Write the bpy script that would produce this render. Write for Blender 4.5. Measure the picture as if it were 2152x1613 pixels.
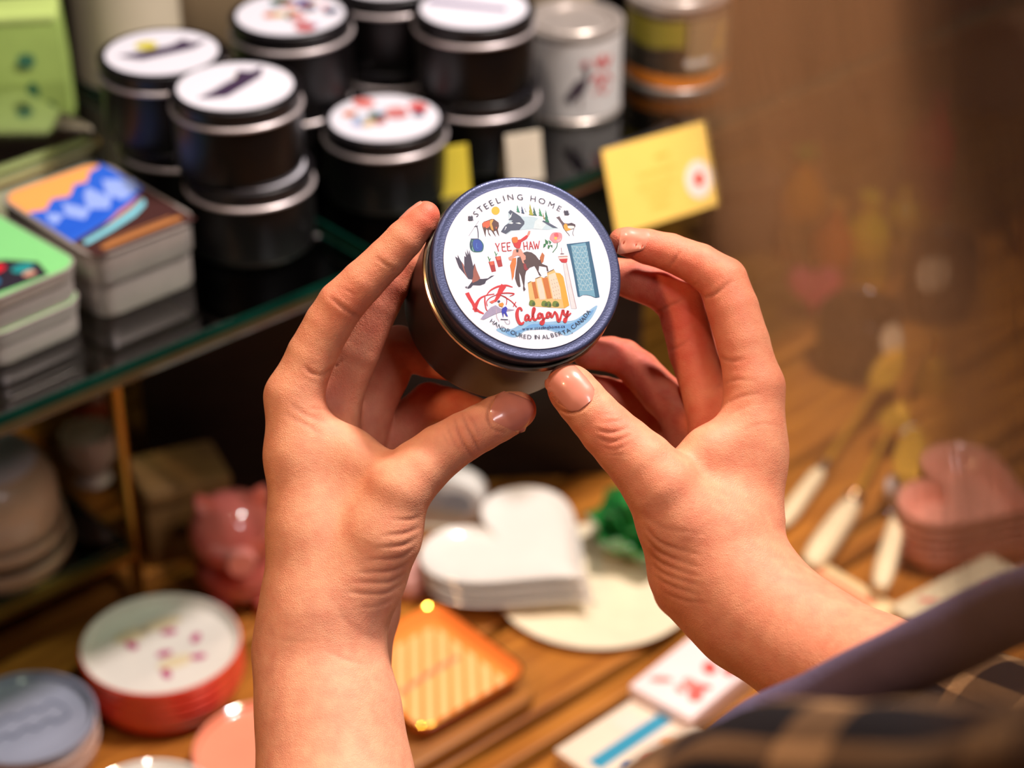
import bpy, bmesh, math, random
import numpy as np
from mathutils import Vector, Matrix

random.seed(7)
rng = np.random.default_rng(7)
SC = bpy.context.scene
COL = SC.collection
for o in list(bpy.data.objects):
    bpy.data.objects.remove(o, do_unlink=True)

# ------------------------------------------------------------------ camera, world, light, exposure
IMW, IMH = 2152.0, 1613.0
LENS, SENSOR = 75.0, 36.0
FPX = IMW * LENS / SENSOR
CAM = np.array([0.0, 0.0, 0.90])          # 0.90 m above the table top (z = 0)
PITCH = math.radians(32.0)
CP, SP = math.cos(PITCH), math.sin(PITCH)
CR = np.array([1.0, 0.0, 0.0])
CF = np.array([0.0, CP, -SP])
CU = np.array([0.0, SP, CP])
FOCUS = 0.828

cam_data = bpy.data.cameras.new('camera')
cam_data.lens = LENS
cam_data.sensor_width = SENSOR
cam_data.sensor_fit = 'HORIZONTAL'
cam_data.clip_start = 0.02
cam_data.dof.use_dof = True
cam_data.dof.focus_distance = FOCUS
cam_data.dof.aperture_fstop = 6.2
cam = bpy.data.objects.new('camera', cam_data)
COL.objects.link(cam)
cam.location = CAM
cam.rotation_euler = (math.radians(90) - PITCH, 0, 0)
SC.camera = cam

SC.view_settings.view_transform = 'Standard'
SC.view_settings.look = 'None'
SC.view_settings.gamma = 1.0
SC.view_settings.use_curve_mapping = False
SC.view_settings.exposure = 0.0
SC.cycles.use_denoising = True
SC.cycles.max_bounces = 8
SC.cycles.transparent_max_bounces = 24
SC.cycles.caustics_reflective = False
SC.cycles.caustics_refractive = False
SC.cycles.sample_clamp_indirect = 4.0

world = bpy.data.worlds.new('world')
SC.world = world
world.use_nodes = True
world.node_tree.nodes['Background'].inputs[0].default_value = (0.9, 0.62, 0.42, 1)
world.node_tree.nodes['Background'].inputs[1].default_value = 0.035


def aim(o, target):
    d = Vector(target) - o.location
    o.rotation_euler = d.to_track_quat('-Z', 'Y').to_euler()


def area(name, loc, target, size, power, color, size_y=None):
    l = bpy.data.lights.new(name, 'AREA')
    l.energy = power
    l.color = color
    l.size = size
    if size_y:
        l.shape = 'RECTANGLE'
        l.size_y = size_y
    o = bpy.data.objects.new(name, l)
    COL.objects.link(o)
    o.location = loc
    aim(o, target)
    return o


def spot(name, loc, target, power, color, angle=60, blend=0.4, radius=0.03):
    l = bpy.data.lights.new(name, 'SPOT')
    l.energy = power
    l.color = color
    l.spot_size = math.radians(angle)
    l.spot_blend = blend
    l.shadow_soft_size = radius
    o = bpy.data.objects.new(name, l)
    COL.objects.link(o)
    o.location = loc
    aim(o, target)
    return o


# ceiling spots of the shop; lamps added as fill are noted at their line
HANDS = (0.0, 0.70, 0.46)
area('ceiling_lamp_key', (0.45, 1.08, 1.52), HANDS, 0.10, 25, (1.0, 0.93, 0.92))
spot('ceiling_spot_warm', (-0.85, 0.12, 1.42), HANDS, 34, (1.0, 0.56, 0.27), 36, 0.6, 0.06)
spot('ceiling_spot_shelf', (-0.55, 1.15, 1.85), (-0.12, 1.35, 0.35), 5, (1.0, 0.88, 0.86), 55, 0.6, 0.05)
spot('ceiling_spot_table', (0.45, 0.95, 1.70), (0.10, 1.22, 0.0), 32, (1.0, 0.78, 0.52), 50, 0.6, 0.05)
spot('ceiling_spot_front', (-0.25, 0.65, 1.75), (-0.15, 1.08, 0.0), 20, (1.0, 0.86, 0.74), 48, 0.6, 0.04)
spot('added_wrist_fill_cool', (0.42, -0.32, 1.95), (-0.072, 0.600, 0.330), 46, (0.90, 0.84, 1.0), 6.5, 0.55, 0.03)  # added narrow fill with no known source, whitens the left wrist
area('ceiling_panel', (0.25, 1.2, 2.25), (0.0, 1.0, 0.3), 1.2, 3, (1.0, 0.84, 0.70))
area('added_fill_behind_camera', (0.85, -0.35, 1.9), (0.1, 0.65, 0.4), 0.40, 11, (1.0, 0.92, 0.96))  # added fill behind the camera for coat, hair and hands

# ------------------------------------------------------------------ helpers: pixels of the photograph to points


def ray(px, py):
    u = (px - IMW / 2) / FPX
    v = (py - IMH / 2) / FPX
    return CF + u * CR - v * CU


def at_depth(px, py, d):
    return CAM + d * ray(px, py)


def on_z(px, py, z):
    r = ray(px, py)
    return CAM + r * ((z - CAM[2]) / r[2])


def lin(c):
    if isinstance(c, str):
        c = tuple(int(c[i:i + 2], 16) / 255 for i in (0, 2, 4))
    else:
        c = tuple(x / 255 for x in c)
    return tuple(x / 12.92 if x <= 0.04045 else ((x + 0.055) / 1.055) ** 2.4 for x in c) + (1.0,)


# ------------------------------------------------------------------ materials
MATS = {}


def mat(name, color, rough=0.5, metal=0.0, spec=0.5, coat=0.0, var=0.06, scale=60.0, bump=0.0, bscale=300.0,
        sss=0.0, trans=0.0, ior=1.45, stretch=None):
    """procedural principled material: a base colour with a little noise, optional fine relief"""
    if name in MATS:
        return MATS[name]
    m = bpy.data.materials.new(name)
    m.use_nodes = True
    nt = m.node_tree
    b = nt.nodes['Principled BSDF']
    c = lin(color)
    b.inputs['Roughness'].default_value = rough
    b.inputs['Metallic'].default_value = metal
    b.inputs['Specular IOR Level'].default_value = spec
    b.inputs['Coat Weight'].default_value = coat
    b.inputs['Coat Roughness'].default_value = 0.08
    b.inputs['IOR'].default_value = ior
    b.inputs['Transmission Weight'].default_value = trans
    if sss:
        b.inputs['Subsurface Weight'].default_value = sss
        b.inputs['Subsurface Radius'].default_value = (0.006, 0.0025, 0.0012)
        b.inputs['Subsurface Scale'].default_value = 1.0
    tc = nt.nodes.new('ShaderNodeTexCoord')
    vec = tc.outputs['Object']
    if stretch:
        mp = nt.nodes.new('ShaderNodeMapping')
        mp.inputs['Scale'].default_value = stretch
        nt.links.new(vec, mp.inputs['Vector'])
        vec = mp.outputs['Vector']
    nz = nt.nodes.new('ShaderNodeTexNoise')
    nz.inputs['Scale'].default_value = scale
    nz.inputs['Detail'].default_value = 4
    nt.links.new(vec, nz.inputs['Vector'])
    mr = nt.nodes.new('ShaderNodeMapRange')
    mr.inputs['From Min'].default_value = 0.25
    mr.inputs['From Max'].default_value = 0.75
    mr.inputs['To Min'].default_value = 1 - var
    mr.inputs['To Max'].default_value = 1 + var
    nt.links.new(nz.outputs['Fac'], mr.inputs['Value'])
    mx = nt.nodes.new('ShaderNodeVectorMath')
    mx.operation = 'SCALE'
    mx.inputs[0].default_value = c[:3]
    nt.links.new(mr.outputs['Result'], mx.inputs['Scale'])
    nt.links.new(mx.outputs['Vector'], b.inputs['Base Color'])
    if bump:
        n2 = nt.nodes.new('ShaderNodeTexNoise')
        n2.inputs['Scale'].default_value = bscale
        n2.inputs['Detail'].default_value = 3
        nt.links.new(vec, n2.inputs['Vector'])
        bp = nt.nodes.new('ShaderNodeBump')
        bp.inputs['Strength'].default_value = bump
        bp.inputs['Distance'].default_value = 0.001
        nt.links.new(n2.outputs['Fac'], bp.inputs['Height'])
        nt.links.new(bp.outputs['Normal'], b.inputs['Normal'])
    MATS[name] = m
    return m


def mat_wood(name, c1, c2, rough=0.45, scale=18.0, stretch=(1, 14, 14)):
    if name in MATS:
        return MATS[name]
    m = mat(name, c1, rough)
    nt = m.node_tree
    b = nt.nodes['Principled BSDF']
    tc = nt.nodes.new('ShaderNodeTexCoord')
    mp = nt.nodes.new('ShaderNodeMapping')
    mp.inputs['Scale'].default_value = stretch
    nz = nt.nodes.new('ShaderNodeTexNoise')
    nz.inputs['Scale'].default_value = scale
    nz.inputs['Detail'].default_value = 6
    nz.inputs['Distortion'].default_value = 0.6
    cr = nt.nodes.new('ShaderNodeValToRGB')
    cr.color_ramp.elements[0].position = 0.32
    cr.color_ramp.elements[1].position = 0.68
    cr.color_ramp.elements[0].color = lin(c2)
    cr.color_ramp.elements[1].color = lin(c1)
    nt.links.new(tc.outputs['Object'], mp.inputs['Vector'])
    nt.links.new(mp.outputs['Vector'], nz.inputs['Vector'])
    nt.links.new(nz.outputs['Fac'], cr.inputs['Fac'])
    nt.links.new(cr.outputs['Color'], b.inputs['Base Color'])
    return m


def mat_glass_sheet(name, tint, rough=0.02, gloss=1.0, ior=1.5):
    """thin clear sheet: tinted see-through plus a Fresnel reflection"""
    if name in MATS:
        return MATS[name]
    m = bpy.data.materials.new(name)
    m.use_nodes = True
    nt = m.node_tree
    nt.nodes.remove(nt.nodes['Principled BSDF'])
    out = nt.nodes['Material Output']
    tr = nt.nodes.new('ShaderNodeBsdfTransparent')
    tr.inputs['Color'].default_value = lin(tint)
    gl = nt.nodes.new('ShaderNodeBsdfGlossy')
    gl.inputs['Roughness'].default_value = rough
    gl.inputs['Color'].default_value = (gloss, gloss, gloss, 1)
    fr = nt.nodes.new('ShaderNodeFresnel')
    fr.inputs['IOR'].default_value = ior
    nz = nt.nodes.new('ShaderNodeTexNoise')
    nz.inputs['Scale'].default_value = 14
    bp = nt.nodes.new('ShaderNodeBump')
    bp.inputs['Strength'].default_value = 0.02
    nt.links.new(nz.outputs['Fac'], bp.inputs['Height'])
    nt.links.new(bp.outputs['Normal'], gl.inputs['Normal'])
    mx = nt.nodes.new('ShaderNodeMixShader')
    nt.links.new(fr.outputs['Fac'], mx.inputs['Fac'])
    nt.links.new(tr.outputs['BSDF'], mx.inputs[1])
    nt.links.new(gl.outputs['BSDF'], mx.inputs[2])
    nt.links.new(mx.outputs['Shader'], out.inputs['Surface'])
    MATS[name] = m
    return m


# ------------------------------------------------------------------ mesh helpers; a "shape" is (verts, faces)


def join(*shapes):
    V, F, n = [], [], 0
    for v, f in shapes:
        V.extend([tuple(p) for p in v])
        F.extend([tuple(i + n for i in q) for q in f])
        n += len(v)
    return V, F


def xf(shape, M):
    v, f = shape
    M = Matrix(M)
    return [tuple(M @ Vector(p)) for p in v], f


def move(shape, x=0, y=0, z=0, rz=0):
    return xf(shape, Matrix.Translation((x, y, z)) @ Matrix.Rotation(rz, 4, 'Z'))


def loft(rings, close_a=True, close_b=True, loop=True):
    V, F = [], []
    n = len(rings[0])
    for r in rings:
        V.extend([tuple(p) for p in r])
    for k in range(len(rings) - 1):
        for i in range(n if loop else n - 1):
            j = (i + 1) % n
            F.append((k * n + i, k * n + j, (k + 1) * n + j, (k + 1) * n + i))
    if close_a:
        F.append(tuple(range(n))[::-1])
    if close_b:
        F.append(tuple((len(rings) - 1) * n + i for i in range(n)))
    return V, F


def lathe(profile, seg=56):
    """profile of (r, z); r == 0 closes an end"""
    rings = []
    for r, z in profile:
        r = max(r, 1e-5)
        rings.append([(r * math.cos(2 * math.pi * i / seg), r * math.sin(2 * math.pi * i / seg), z) for i in range(seg)])
    return loft(rings, True, True)


def torus(R, r, z, seg=64, sub=10, ry=None):
    ry = ry or r
    V, F = [], []
    for i in range(seg):
        a = 2 * math.pi * i / seg
        for j in range(sub):
            b = 2 * math.pi * j / sub
            rr = R + r * math.cos(b)
            V.append((rr * math.cos(a), rr * math.sin(a), z + ry * math.sin(b)))
    for i in range(seg):
        for j in range(sub):
            F.append((i * sub + j, ((i + 1) % seg) * sub + j, ((i + 1) % seg) * sub + (j + 1) % sub, i * sub + (j + 1) % sub))
    return V, F


def offset_poly(poly, d):
    """inset (d > 0) a counter-clockwise polygon"""
    n = len(poly)
    out = []
    for i in range(n):
        p0, p1, p2 = Vector(poly[i - 1]), Vector(poly[i]), Vector(poly[(i + 1) % n])
        a = (p1 - p0)
        b = (p2 - p1)
        a = a.normalized() if a.length > 1e-9 else b.normalized()
        b = b.normalized() if b.length > 1e-9 else a
        n1, n2 = Vector((-a.y, a.x)), Vector((-b.y, b.x))
        m = n1 + n2
        if m.length < 1e-6:
            m = n1
        m.normalize()
        k = max(0.4, m.dot(n1))
        q = p1 + m * (d / k)
        out.append((q.x, q.y))
    return out


def prism(poly, z0, z1, bev=0.0, steps=2):
    area2 = sum(poly[i - 1][0] * poly[i][1] - poly[i][0] * poly[i - 1][1] for i in range(len(poly)))
    if area2 < 0:
        poly = poly[::-1]
    rings = []
    if bev <= 0:
        rings = [[(x, y, z0) for x, y in poly], [(x, y, z1) for x, y in poly]]
    else:
        for k in range(steps + 1):
            a = k / steps * math.pi / 2
            p = offset_poly(poly, bev * (1 - math.sin(a)))
            rings.append([(x, y, z0 + bev * (1 - math.cos(a))) for x, y in p])
        for k in range(steps + 1):
            a = k / steps * math.pi / 2
            p = offset_poly(poly, bev * (1 - math.cos(a)))
            rings.append([(x, y, z1 - bev * (1 - math.sin(a))) for x, y in p])
    return loft(rings)


def rrect(w, d, r, n=6):
    pts = []
    for cx, cy, a0 in ((w / 2 - r, d / 2 - r, 0), (-w / 2 + r, d / 2 - r, 90), (-w / 2 + r, -d / 2 + r, 180), (w / 2 - r, -d / 2 + r, 270)):
        for k in range(n + 1):
            a = math.radians(a0 + 90 * k / n)
            pts.append((cx + r * math.cos(a), cy + r * math.sin(a)))
    return pts


def rbox(w, d, z0, z1, r=0.004, bev=0.001, n=5):
    return prism(rrect(w, d, r, n), z0, z1, bev)


def tube(pts, rad, seg=10, cap=True):
    pts = [Vector(p) for p in pts]
    if not hasattr(rad, '__len__'):
        rad = [rad] * len(pts)
    rings = []
    t = (pts[1] - pts[0]).normalized()
    up = Vector((0, 0, 1)) if abs(t.z) < 0.9 else Vector((1, 0, 0))
    nrm = (up - t * up.dot(t)).normalized()
    for i, p in enumerate(pts):
        if i == 0:
            t = (pts[1] - pts[0]).normalized()
        elif i == len(pts) - 1:
            t = (pts[-1] - pts[-2]).normalized()
        else:
            t = (pts[i + 1] - pts[i - 1]).normalized()
        nrm = (nrm - t * nrm.dot(t)).normalized()
        bn = t.cross(nrm)
        rings.append([p + rad[i] * (math.cos(2 * math.pi * k / seg) * nrm + math.sin(2 * math.pi * k / seg) * bn) for k in range(seg)])
    return loft(rings, cap, cap)


def ball(r, seg=28, rings=16, c=(0, 0, 0), sx=1, sy=1, sz=1):
    prof = [(r * math.sin(math.pi * k / rings), -r * math.cos(math.pi * k / rings)) for k in range(rings + 1)]
    v, f = lathe(prof, seg)
    return [(c[0] + x * sx, c[1] + y * sy, c[2] + z * sz) for x, y, z in v], f


def catmull(pts, n=8, closed=False):
    P = [np.array(p, float) for p in pts]
    out = []
    m = len(P)
    rngi = range(m) if closed else range(m - 1)
    for i in rngi:
        p0 = P[(i - 1) % m] if closed or i > 0 else 2 * P[0] - P[1]
        p1, p2 = P[i], P[(i + 1) % m]
        p3 = P[(i + 2) % m] if closed or i + 2 < m else 2 * P[-1] - P[-2]
        for k in range(n):
            t = k / n
            out.append(0.5 * (2 * p1 + (p2 - p0) * t + (2 * p0 - 5 * p1 + 4 * p2 - p3) * t * t + (3 * p1 - p0 - 3 * p2 + p3) * t ** 3))
    if not closed:
        out.append(P[-1])
    return out


def mesh_data(name, shape, m, smooth=True, angle=35):
    v, f = shape
    me = bpy.data.meshes.new(name)
    me.from_pydata([tuple(p) for p in v], [], [tuple(q) for q in f])
    bm = bmesh.new()
    bm.from_mesh(me)
    bmesh.ops.recalc_face_normals(bm, faces=bm.faces)
    bm.to_mesh(me)
    bm.free()
    if smooth:
        me.polygons.foreach_set('use_smooth', [True] * len(me.polygons))
        me.set_sharp_from_angle(angle=math.radians(angle))
    me.materials.append(m)
    me.update()
    return me


def obj(name, shape, m, parent=None, label=None, smooth=True, angle=35):
    o = bpy.data.objects.new(name, mesh_data(name, shape, m, smooth, angle))
    COL.objects.link(o)
    if parent is not None:
        o.parent = parent
    if label:
        o['label'] = label
    return o


def tag(o, label, cat, group=None):
    o['label'] = label
    o['category'] = cat
    if group:
        o['group'] = group
    return o


def thing(name, label, cat, loc=(0, 0, 0), rz=0.0, group=None):
    o = bpy.data.objects.new(name, None)
    COL.objects.link(o)
    o.empty_display_size = 0.01
    o.location = loc
    o.rotation_euler = (0, 0, rz)
    return tag(o, label, cat, group)


def dup(root, loc, rz=None, label=None, group=None):
    r = root.copy()
    COL.objects.link(r)
    r.location = loc
    if rz is not None:
        r.rotation_euler = (0, 0, rz)
    if label:
        r['label'] = label
    if group:
        r['group'] = group
    for ch in list(root.children):
        c = ch.copy()
        COL.objects.link(c)
        c.parent = r
        for g in list(ch.children):
            d = g.copy()
            COL.objects.link(d)
            d.parent = c
    return r


def struct(name, shape, m, smooth=False):
    o = obj(name, shape, m, smooth=smooth)
    o['kind'] = 'structure'
    return o


EDGE_ANG = math.radians(42.0)                 # the shelf and the table boards run at 42 degrees
EV = np.array([math.cos(EDGE_ANG), math.sin(EDGE_ANG), 0])
NV = np.array([-math.sin(EDGE_ANG), math.cos(EDGE_ANG), 0])
ZS = 0.287                                    # top of the upper glass shelf
ZL = 0.055                                    # top of the lower glass shelf
ORG = np.array([-0.2714, 0.9505, 0.0])        # a point below the front edge of the shelf


def S(e, n, z):
    return tuple(ORG + e * EV + n * NV + np.array([0, 0, z]))


def en(p):
    d = np.array([p[0], p[1], 0]) - ORG
    return float(d @ EV), float(d @ NV)

MM = 0.001
DH = 830.0                                     # distance of the held tin from the camera, in mm


def Q(px, py, dz=0.0):
    """photograph pixel and depth offset (mm, positive is farther) to camera-frame millimetres: right, up, towards the camera"""
    d = DH + dz
    return np.array([(px - IMW / 2) / FPX * d, -(py - IMH / 2) / FPX * d, -d])


def q_world(P):
    P = np.asarray(P, float) * MM
    return CAM + P[..., 0:1] * CR + P[..., 1:2] * CU - P[..., 2:3] * CF


PXMM = DH / FPX                                # one pixel at the hands, mm


# ------------------------------------------------------------------ setting
struct('floor', xf(rbox(5.2, 5.2, -0.04, 0, 0.01, 0), Matrix.Translation((0, 1.2, -0.75))), mat_wood('floor_wood', '5a3c22', '3c2616'))
struct('wall_back', xf(rbox(5.2, 0.06, 0, 3.2, 0.01, 0), Matrix.Translation((0, 3.6, -0.75))), mat('wall_paint', '4a2f1c', 0.8, scale=8, var=0.2))
struct('wall_left', xf(rbox(0.06, 5.2, 0, 3.2, 0.01, 0), Matrix.Translation((-2.5, 1.2, -0.75))), MATS['wall_paint'])
struct('wall_right', xf(rbox(0.06, 5.2, 0, 3.2, 0.01, 0), Matrix.Translation((2.5, 1.2, -0.75))), MATS['wall_paint'])
struct('ceiling', xf(rbox(5.2, 5.2, 0, 0.05, 0.01, 0), Matrix.Translation((0, 1.2, 2.45))), mat('ceiling_paint', '8a7866', 0.9, scale=8))

# the wooden table: boards running along the shelf edge, with open joints between them
TABLE_WOOD = mat_wood('table_wood', 'c07c30', '82491a', 0.38, 10)
table = thing('display_table', 'brown wooden display table of long boards with dark open joints', 'table', tuple(ORG + np.array([0, 0, 0])), EDGE_ANG)
nA = en(on_z(957, 1613, 0))[1]
nB = en(on_z(1080, 1613, 0))[1]
cuts = [nB - 0.30, nB - 0.2, nB - 0.1, nB, nA, nA + 0.085, nA + 0.185, nA + 0.285, nA + 0.385, nA + 0.485, nA + 0.585, nA + 0.70, nA + 0.82, nA + 0.94, nA + 1.06]
for c0, c1 in zip(cuts[:-1], cuts[1:]):
    b = obj('board', move(rbox(2.6, c1 - c0 - 0.0085, -0.028, -0.0005 * random.random(), 0.003, 0.0018), 0.35, (c0 + c1) / 2), TABLE_WOOD, table)
obj('underframe', join(move(rbox(2.4, 0.06, -0.07, -0.028, 0.004, 0), 0.35, cuts[1]), move(rbox(2.4, 0.06, -0.07, -0.028, 0.004, 0), 0.35, cuts[-2]),
                       move(rbox(0.06, 1.2, -0.069, -0.0285, 0.004, 0), -0.7, 0.3), move(rbox(0.06, 1.2, -0.069, -0.0285, 0.004, 0), 1.4, 0.3)),
    mat_wood('dark_wood', '3a2413', '22140a', 0.5), table)
for e_, n_ in ((-0.8, cuts[1]), (1.5, cuts[1]), (-0.8, cuts[-2]), (1.5, cuts[-2])):
    obj('leg', move(rbox(0.06, 0.06, -0.75, -0.07, 0.005, 0.002), e_, n_), MATS['dark_wood'], table)

# the glass display shelf with its brass frame
GLASS = mat_glass_sheet('shelf_glass', (190, 202, 192), 0.02, 1.0, 1.9)
EDGEG = mat('glass_edge', (4, 46, 36), 0.1, coat=1.0, var=0.35, scale=40)
BRASS = mat('brass', (158, 122, 52), 0.3, metal=0.9, var=0.12, scale=50)
shelf = thing('display_shelf', 'two tier glass display shelf on a thin brass frame above the table', 'shelf', tuple(ORG), EDGE_ANG)


def pane(e0, e1, n0, n1, ztop, th):
    p = obj('glass_pane', move(rbox(e1 - e0, n1 - n0, ztop - th, ztop, 0.002, 0.0008, 2), (e0 + e1) / 2, (n0 + n1) / 2), GLASS, shelf, smooth=False)
    e = []
    t = 0.0012
    for (a, b, c, d) in ((e0, e1, n0 - t, n0 + 0.0002), (e0, e1, n1 - 0.0002, n1 + t), (e0 - t, e0 + 0.0002, n0, n1), (e1 - 0.0002, e1 + t, n0, n1)):
        e.append(move(rbox(b - a, d - c, ztop - th + 0.0004, ztop - 0.0004, 0.0004, 0.0002, 1), (a + b) / 2, (c + d) / 2))
    obj('polished_edge', join(*e), EDGEG, p, 'dark green polished glass edge')


EJ, NJ = en(on_z(700, 492, ZS))
pane(-0.75, EJ - 0.006, 0.0, 0.62, ZS, 0.013)
pane(EJ + 0.006, 1.15, 0.0, 0.62, ZS, 0.013)
EC, NC = en(on_z(262, 1138, ZL))
pane(-0.75, EC, NC, 0.30, ZL, 0.008)
r = 0.0042
for (e_, n_, top) in ((EC + 0.004, NC - 0.004, ZS - 0.0135), (EC + 0.004, 0.32, ZS - 0.0135), (1.0, 0.04, ZS - 0.0135), (1.0, 0.58, ZS - 0.0135)):
    obj('post', tube([(e_, n_, 0), (e_, n_, top)], r, 12), BRASS, shelf)
obj('rail', tube([(-0.74, NC - 0.004, ZL - 0.008), (EC + 0.004, NC - 0.004, ZL - 0.008)], 0.0048, 10), BRASS, shelf)
obj('rail', tube([(EC + 0.004, NC - 0.004, ZL - 0.008), (EC + 0.004, 0.32, ZL - 0.008)], 0.004, 10), BRASS, shelf)

# added dark wooden block that stands in for the shade under the shelf
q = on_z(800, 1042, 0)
shade_block = thing('dark_shade_block', 'added dark brown wooden block standing in for the shade under the glass shelf', 'shade_block', (q[0] + 0.012, q[1] + 0.004, 0), math.radians(5))
DK = mat_wood('shade_block_wood', '2a1810', '1a0f09', 0.55, 14)
obj('shade_block_body', move(rbox(0.36, 0.30, 0.0, 0.17, 0.003, 0.002), 0, 0.16), DK, shade_block)
obj('top_board', move(rbox(0.37, 0.31, 0.1705, 0.186, 0.003, 0.002), 0, 0.16), DK, shade_block)
# ------------------------------------------------------------------ candle tins
BLACK = mat('black_tin', (13, 10, 11), 0.36, metal=0.0, spec=0.4, var=0.05)
BLACKLID = mat('black_lid', (18, 15, 18), 0.34, spec=0.5)
RIM = mat('tin_rim', (206, 194, 194), 0.4, metal=0.6, var=0.06)
PAPER = mat('label_paper', (206, 203, 212), 0.38, var=0.01)
INK = {}


def ink(c):
    key = 'ink_%02x%02x%02x' % tuple(c)
    return mat(key, c, 0.42, var=0.05, scale=500)


def toned(c, g):
    out = []
    for x in lin(c)[:3]:
        x *= g
        out.append(int(round(255 * (12.92 * x if x < 0.0031308 else 1.055 * x ** (1 / 2.4) - 0.055))))
    return tuple(out)


def art_mesh(name, items, parent, tone=1.0):
    """items: (list of (x, y) in metres, colour, z). One flat printed sheet with a colour per shape."""
    me = bpy.data.meshes.new(name)
    V, F, MI, slots = [], [], [], []
    for it in items:
        polys = it[0] if isinstance(it[0], tuple) else None
        m = ink(toned(it[1], tone) if tone != 1.0 else it[1])
        if m not in slots:
            slots.append(m)
        s = slots.index(m)
        n = len(V)
        if polys:
            vv, ff = polys
            V += [(p[0], p[1], it[2]) for p in vv]
            F += [tuple(i + n for i in q) for q in ff]
            MI += [s] * len(ff)
        else:
            V += [(p[0], p[1], it[2]) for p in it[0]]
            F.append(tuple(range(n, n + len(it[0]))))
            MI.append(s)
    me.from_pydata(V, [], F)
    for m in slots:
        me.materials.append(m)
    me.polygons.foreach_set('material_index', MI)
    me.update()
    o = bpy.data.objects.new(name, me)
    COL.objects.link(o)
    o.parent = parent
    return o


def disc(cx, cy, rx, ry=None, n=24, rot=0):
    ry = ry or rx
    c, s = math.cos(rot), math.sin(rot)
    return [(cx + rx * math.cos(2 * math.pi * i / n) * c - ry * math.sin(2 * math.pi * i / n) * s,
             cy + rx * math.cos(2 * math.pi * i / n) * s + ry * math.sin(2 * math.pi * i / n) * c) for i in range(n)]


def ribbon(pts, w, n=6):
    """a stroke of width w (or a list of widths) as quads: (verts, faces)"""
    P = catmull(pts, n) if len(pts) > 2 else [np.array(p, float) for p in pts]
    P = [np.array(p[:2], float) for p in P]
    if hasattr(w, '__len__'):
        W = np.interp(np.linspace(0, 1, len(P)), np.linspace(0, 1, len(w)), w)
    else:
        W = [w] * len(P)
    V, F = [], []
    for i, p in enumerate(P):
        a, b = P[max(0, i - 1)], P[min(len(P) - 1, i + 1)]
        t = (b - a) / (np.linalg.norm(b - a) + 1e-12)
        nn = np.array([-t[1], t[0]]) * W[i] / 2
        V += [tuple(p + nn), tuple(p - nn)]
    for i in range(len(P) - 1):
        F.append((2 * i, 2 * i + 1, 2 * i + 3, 2 * i + 2))
    return V, F


_glyphs = {}


def glyph(ch, off=0.0):
    k = (ch, off)
    if k not in _glyphs:
        cu = bpy.data.curves.new('g', 'FONT')
        cu.body = ch
        cu.offset = off
        cu.resolution_u = 4
        o = bpy.data.objects.new('g', cu)
        COL.objects.link(o)
        dg = bpy.context.evaluated_depsgraph_get()
        me = o.evaluated_get(dg).to_mesh()
        v = [(p.co.x, p.co.y) for p in me.vertices]
        f = [tuple(q.vertices) for q in me.polygons]
        o.evaluated_get(dg).to_mesh_clear()
        bpy.data.objects.remove(o)
        bpy.data.curves.remove(cu)
        x0, x1 = min(p[0] for p in v), max(p[0] for p in v)
        _glyphs[k] = ([(p[0] - (x0 + x1) / 2, p[1]) for p in v], f, x1 - x0)
    return _glyphs[k]


def put_glyph(ch, cx, cy, h, ang, off=0.0, stretch=1.0, mid=True):
    """letter centred at cx, cy with cap height h, rotated"""
    v, f, w = glyph(ch, off)
    s = h / 0.70
    c, sn = math.cos(ang), math.sin(ang)
    out = []
    for x, y in v:
        x, y = x * s * stretch, (y - (0.35 if mid else 0)) * s
        out.append((cx + x * c - y * sn, cy + x * sn + y * c))
    return out, f


BODY_R, BEAD_R, LID_R, LABEL_R = 0.0382, 0.0394, 0.0386, 0.0340
TIN_H = 0.0505


def tin_body():
    return lathe([(0, 0.0008), (0.0335, 0.0008), (0.0350, 0), (0.0362, 0.0004), (0.0376, 0.0022), (BODY_R, 0.005), (BODY_R, 0.0385), (BODY_R, 0.0388), (0, 0.0388)], 72)


def tin_lid():
    return lathe([(0, 0.0392), (0.0374, 0.0392), (0.0374, 0.0448), (0.0376, 0.0456), (0.0384, 0.0462), (LID_R, 0.0468), (LID_R, 0.0490), (0.0383, 0.0497), (0.0377, 0.0501),
                  (0.0368, 0.0501), (0.0360, 0.0499), (0.0350, 0.0499), (0, 0.0499)], 72)


def tin_bead():
    return torus(0.0383, 0.00135, 0.0392, 72, 10)


def make_tin(label, group, art=None, body_m=BLACK, lid_m=BLACKLID, loc=(0, 0, 0), rz=0, lab=True):
    t = thing('candle_tin', label, 'candle tin', loc, rz, group)
    obj('tin_body', tin_body(), body_m, t)
    obj('rolled_rim', tin_bead(), RIM, t)
    obj('lid', tin_lid(), lid_m, t)
    if lab:
        lb = obj('paper_label', lathe([(0, TIN_H - 0.0006), (LABEL_R, TIN_H - 0.0006), (LABEL_R, TIN_H - 0.0003), (0, TIN_H - 0.0003)], 56), PAPER, t)
        if art:
            art_mesh('printed_picture', art, lb, 0.62)
    return t


# the tin held in the hands
LIDC = Q(1110, 560, 0)
TN = np.array([0.285, 0.329, 0.899])
TN /= np.linalg.norm(TN)
ux = np.array([math.cos(math.radians(4)), math.sin(math.radians(4)), 0])
ux -= TN * (ux @ TN)
ux /= np.linalg.norm(ux)
uy = np.cross(TN, ux)


def cam_vec(v):
    return v[0] * CR + v[1] * CU - v[2] * CF


wx, wy, wz = cam_vec(ux), cam_vec(uy), cam_vec(TN)
base_w = q_world(LIDC[None])[0] - wz * TIN_H
held = thing('candle_tin', 'black candle tin with white illustrated Calgary label, held up between both hands', 'candle tin', tuple(base_w))
held.rotation_euler = Matrix(((wx[0], wy[0], wz[0]), (wx[1], wy[1], wz[1]), (wx[2], wy[2], wz[2]))).to_euler()


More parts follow.
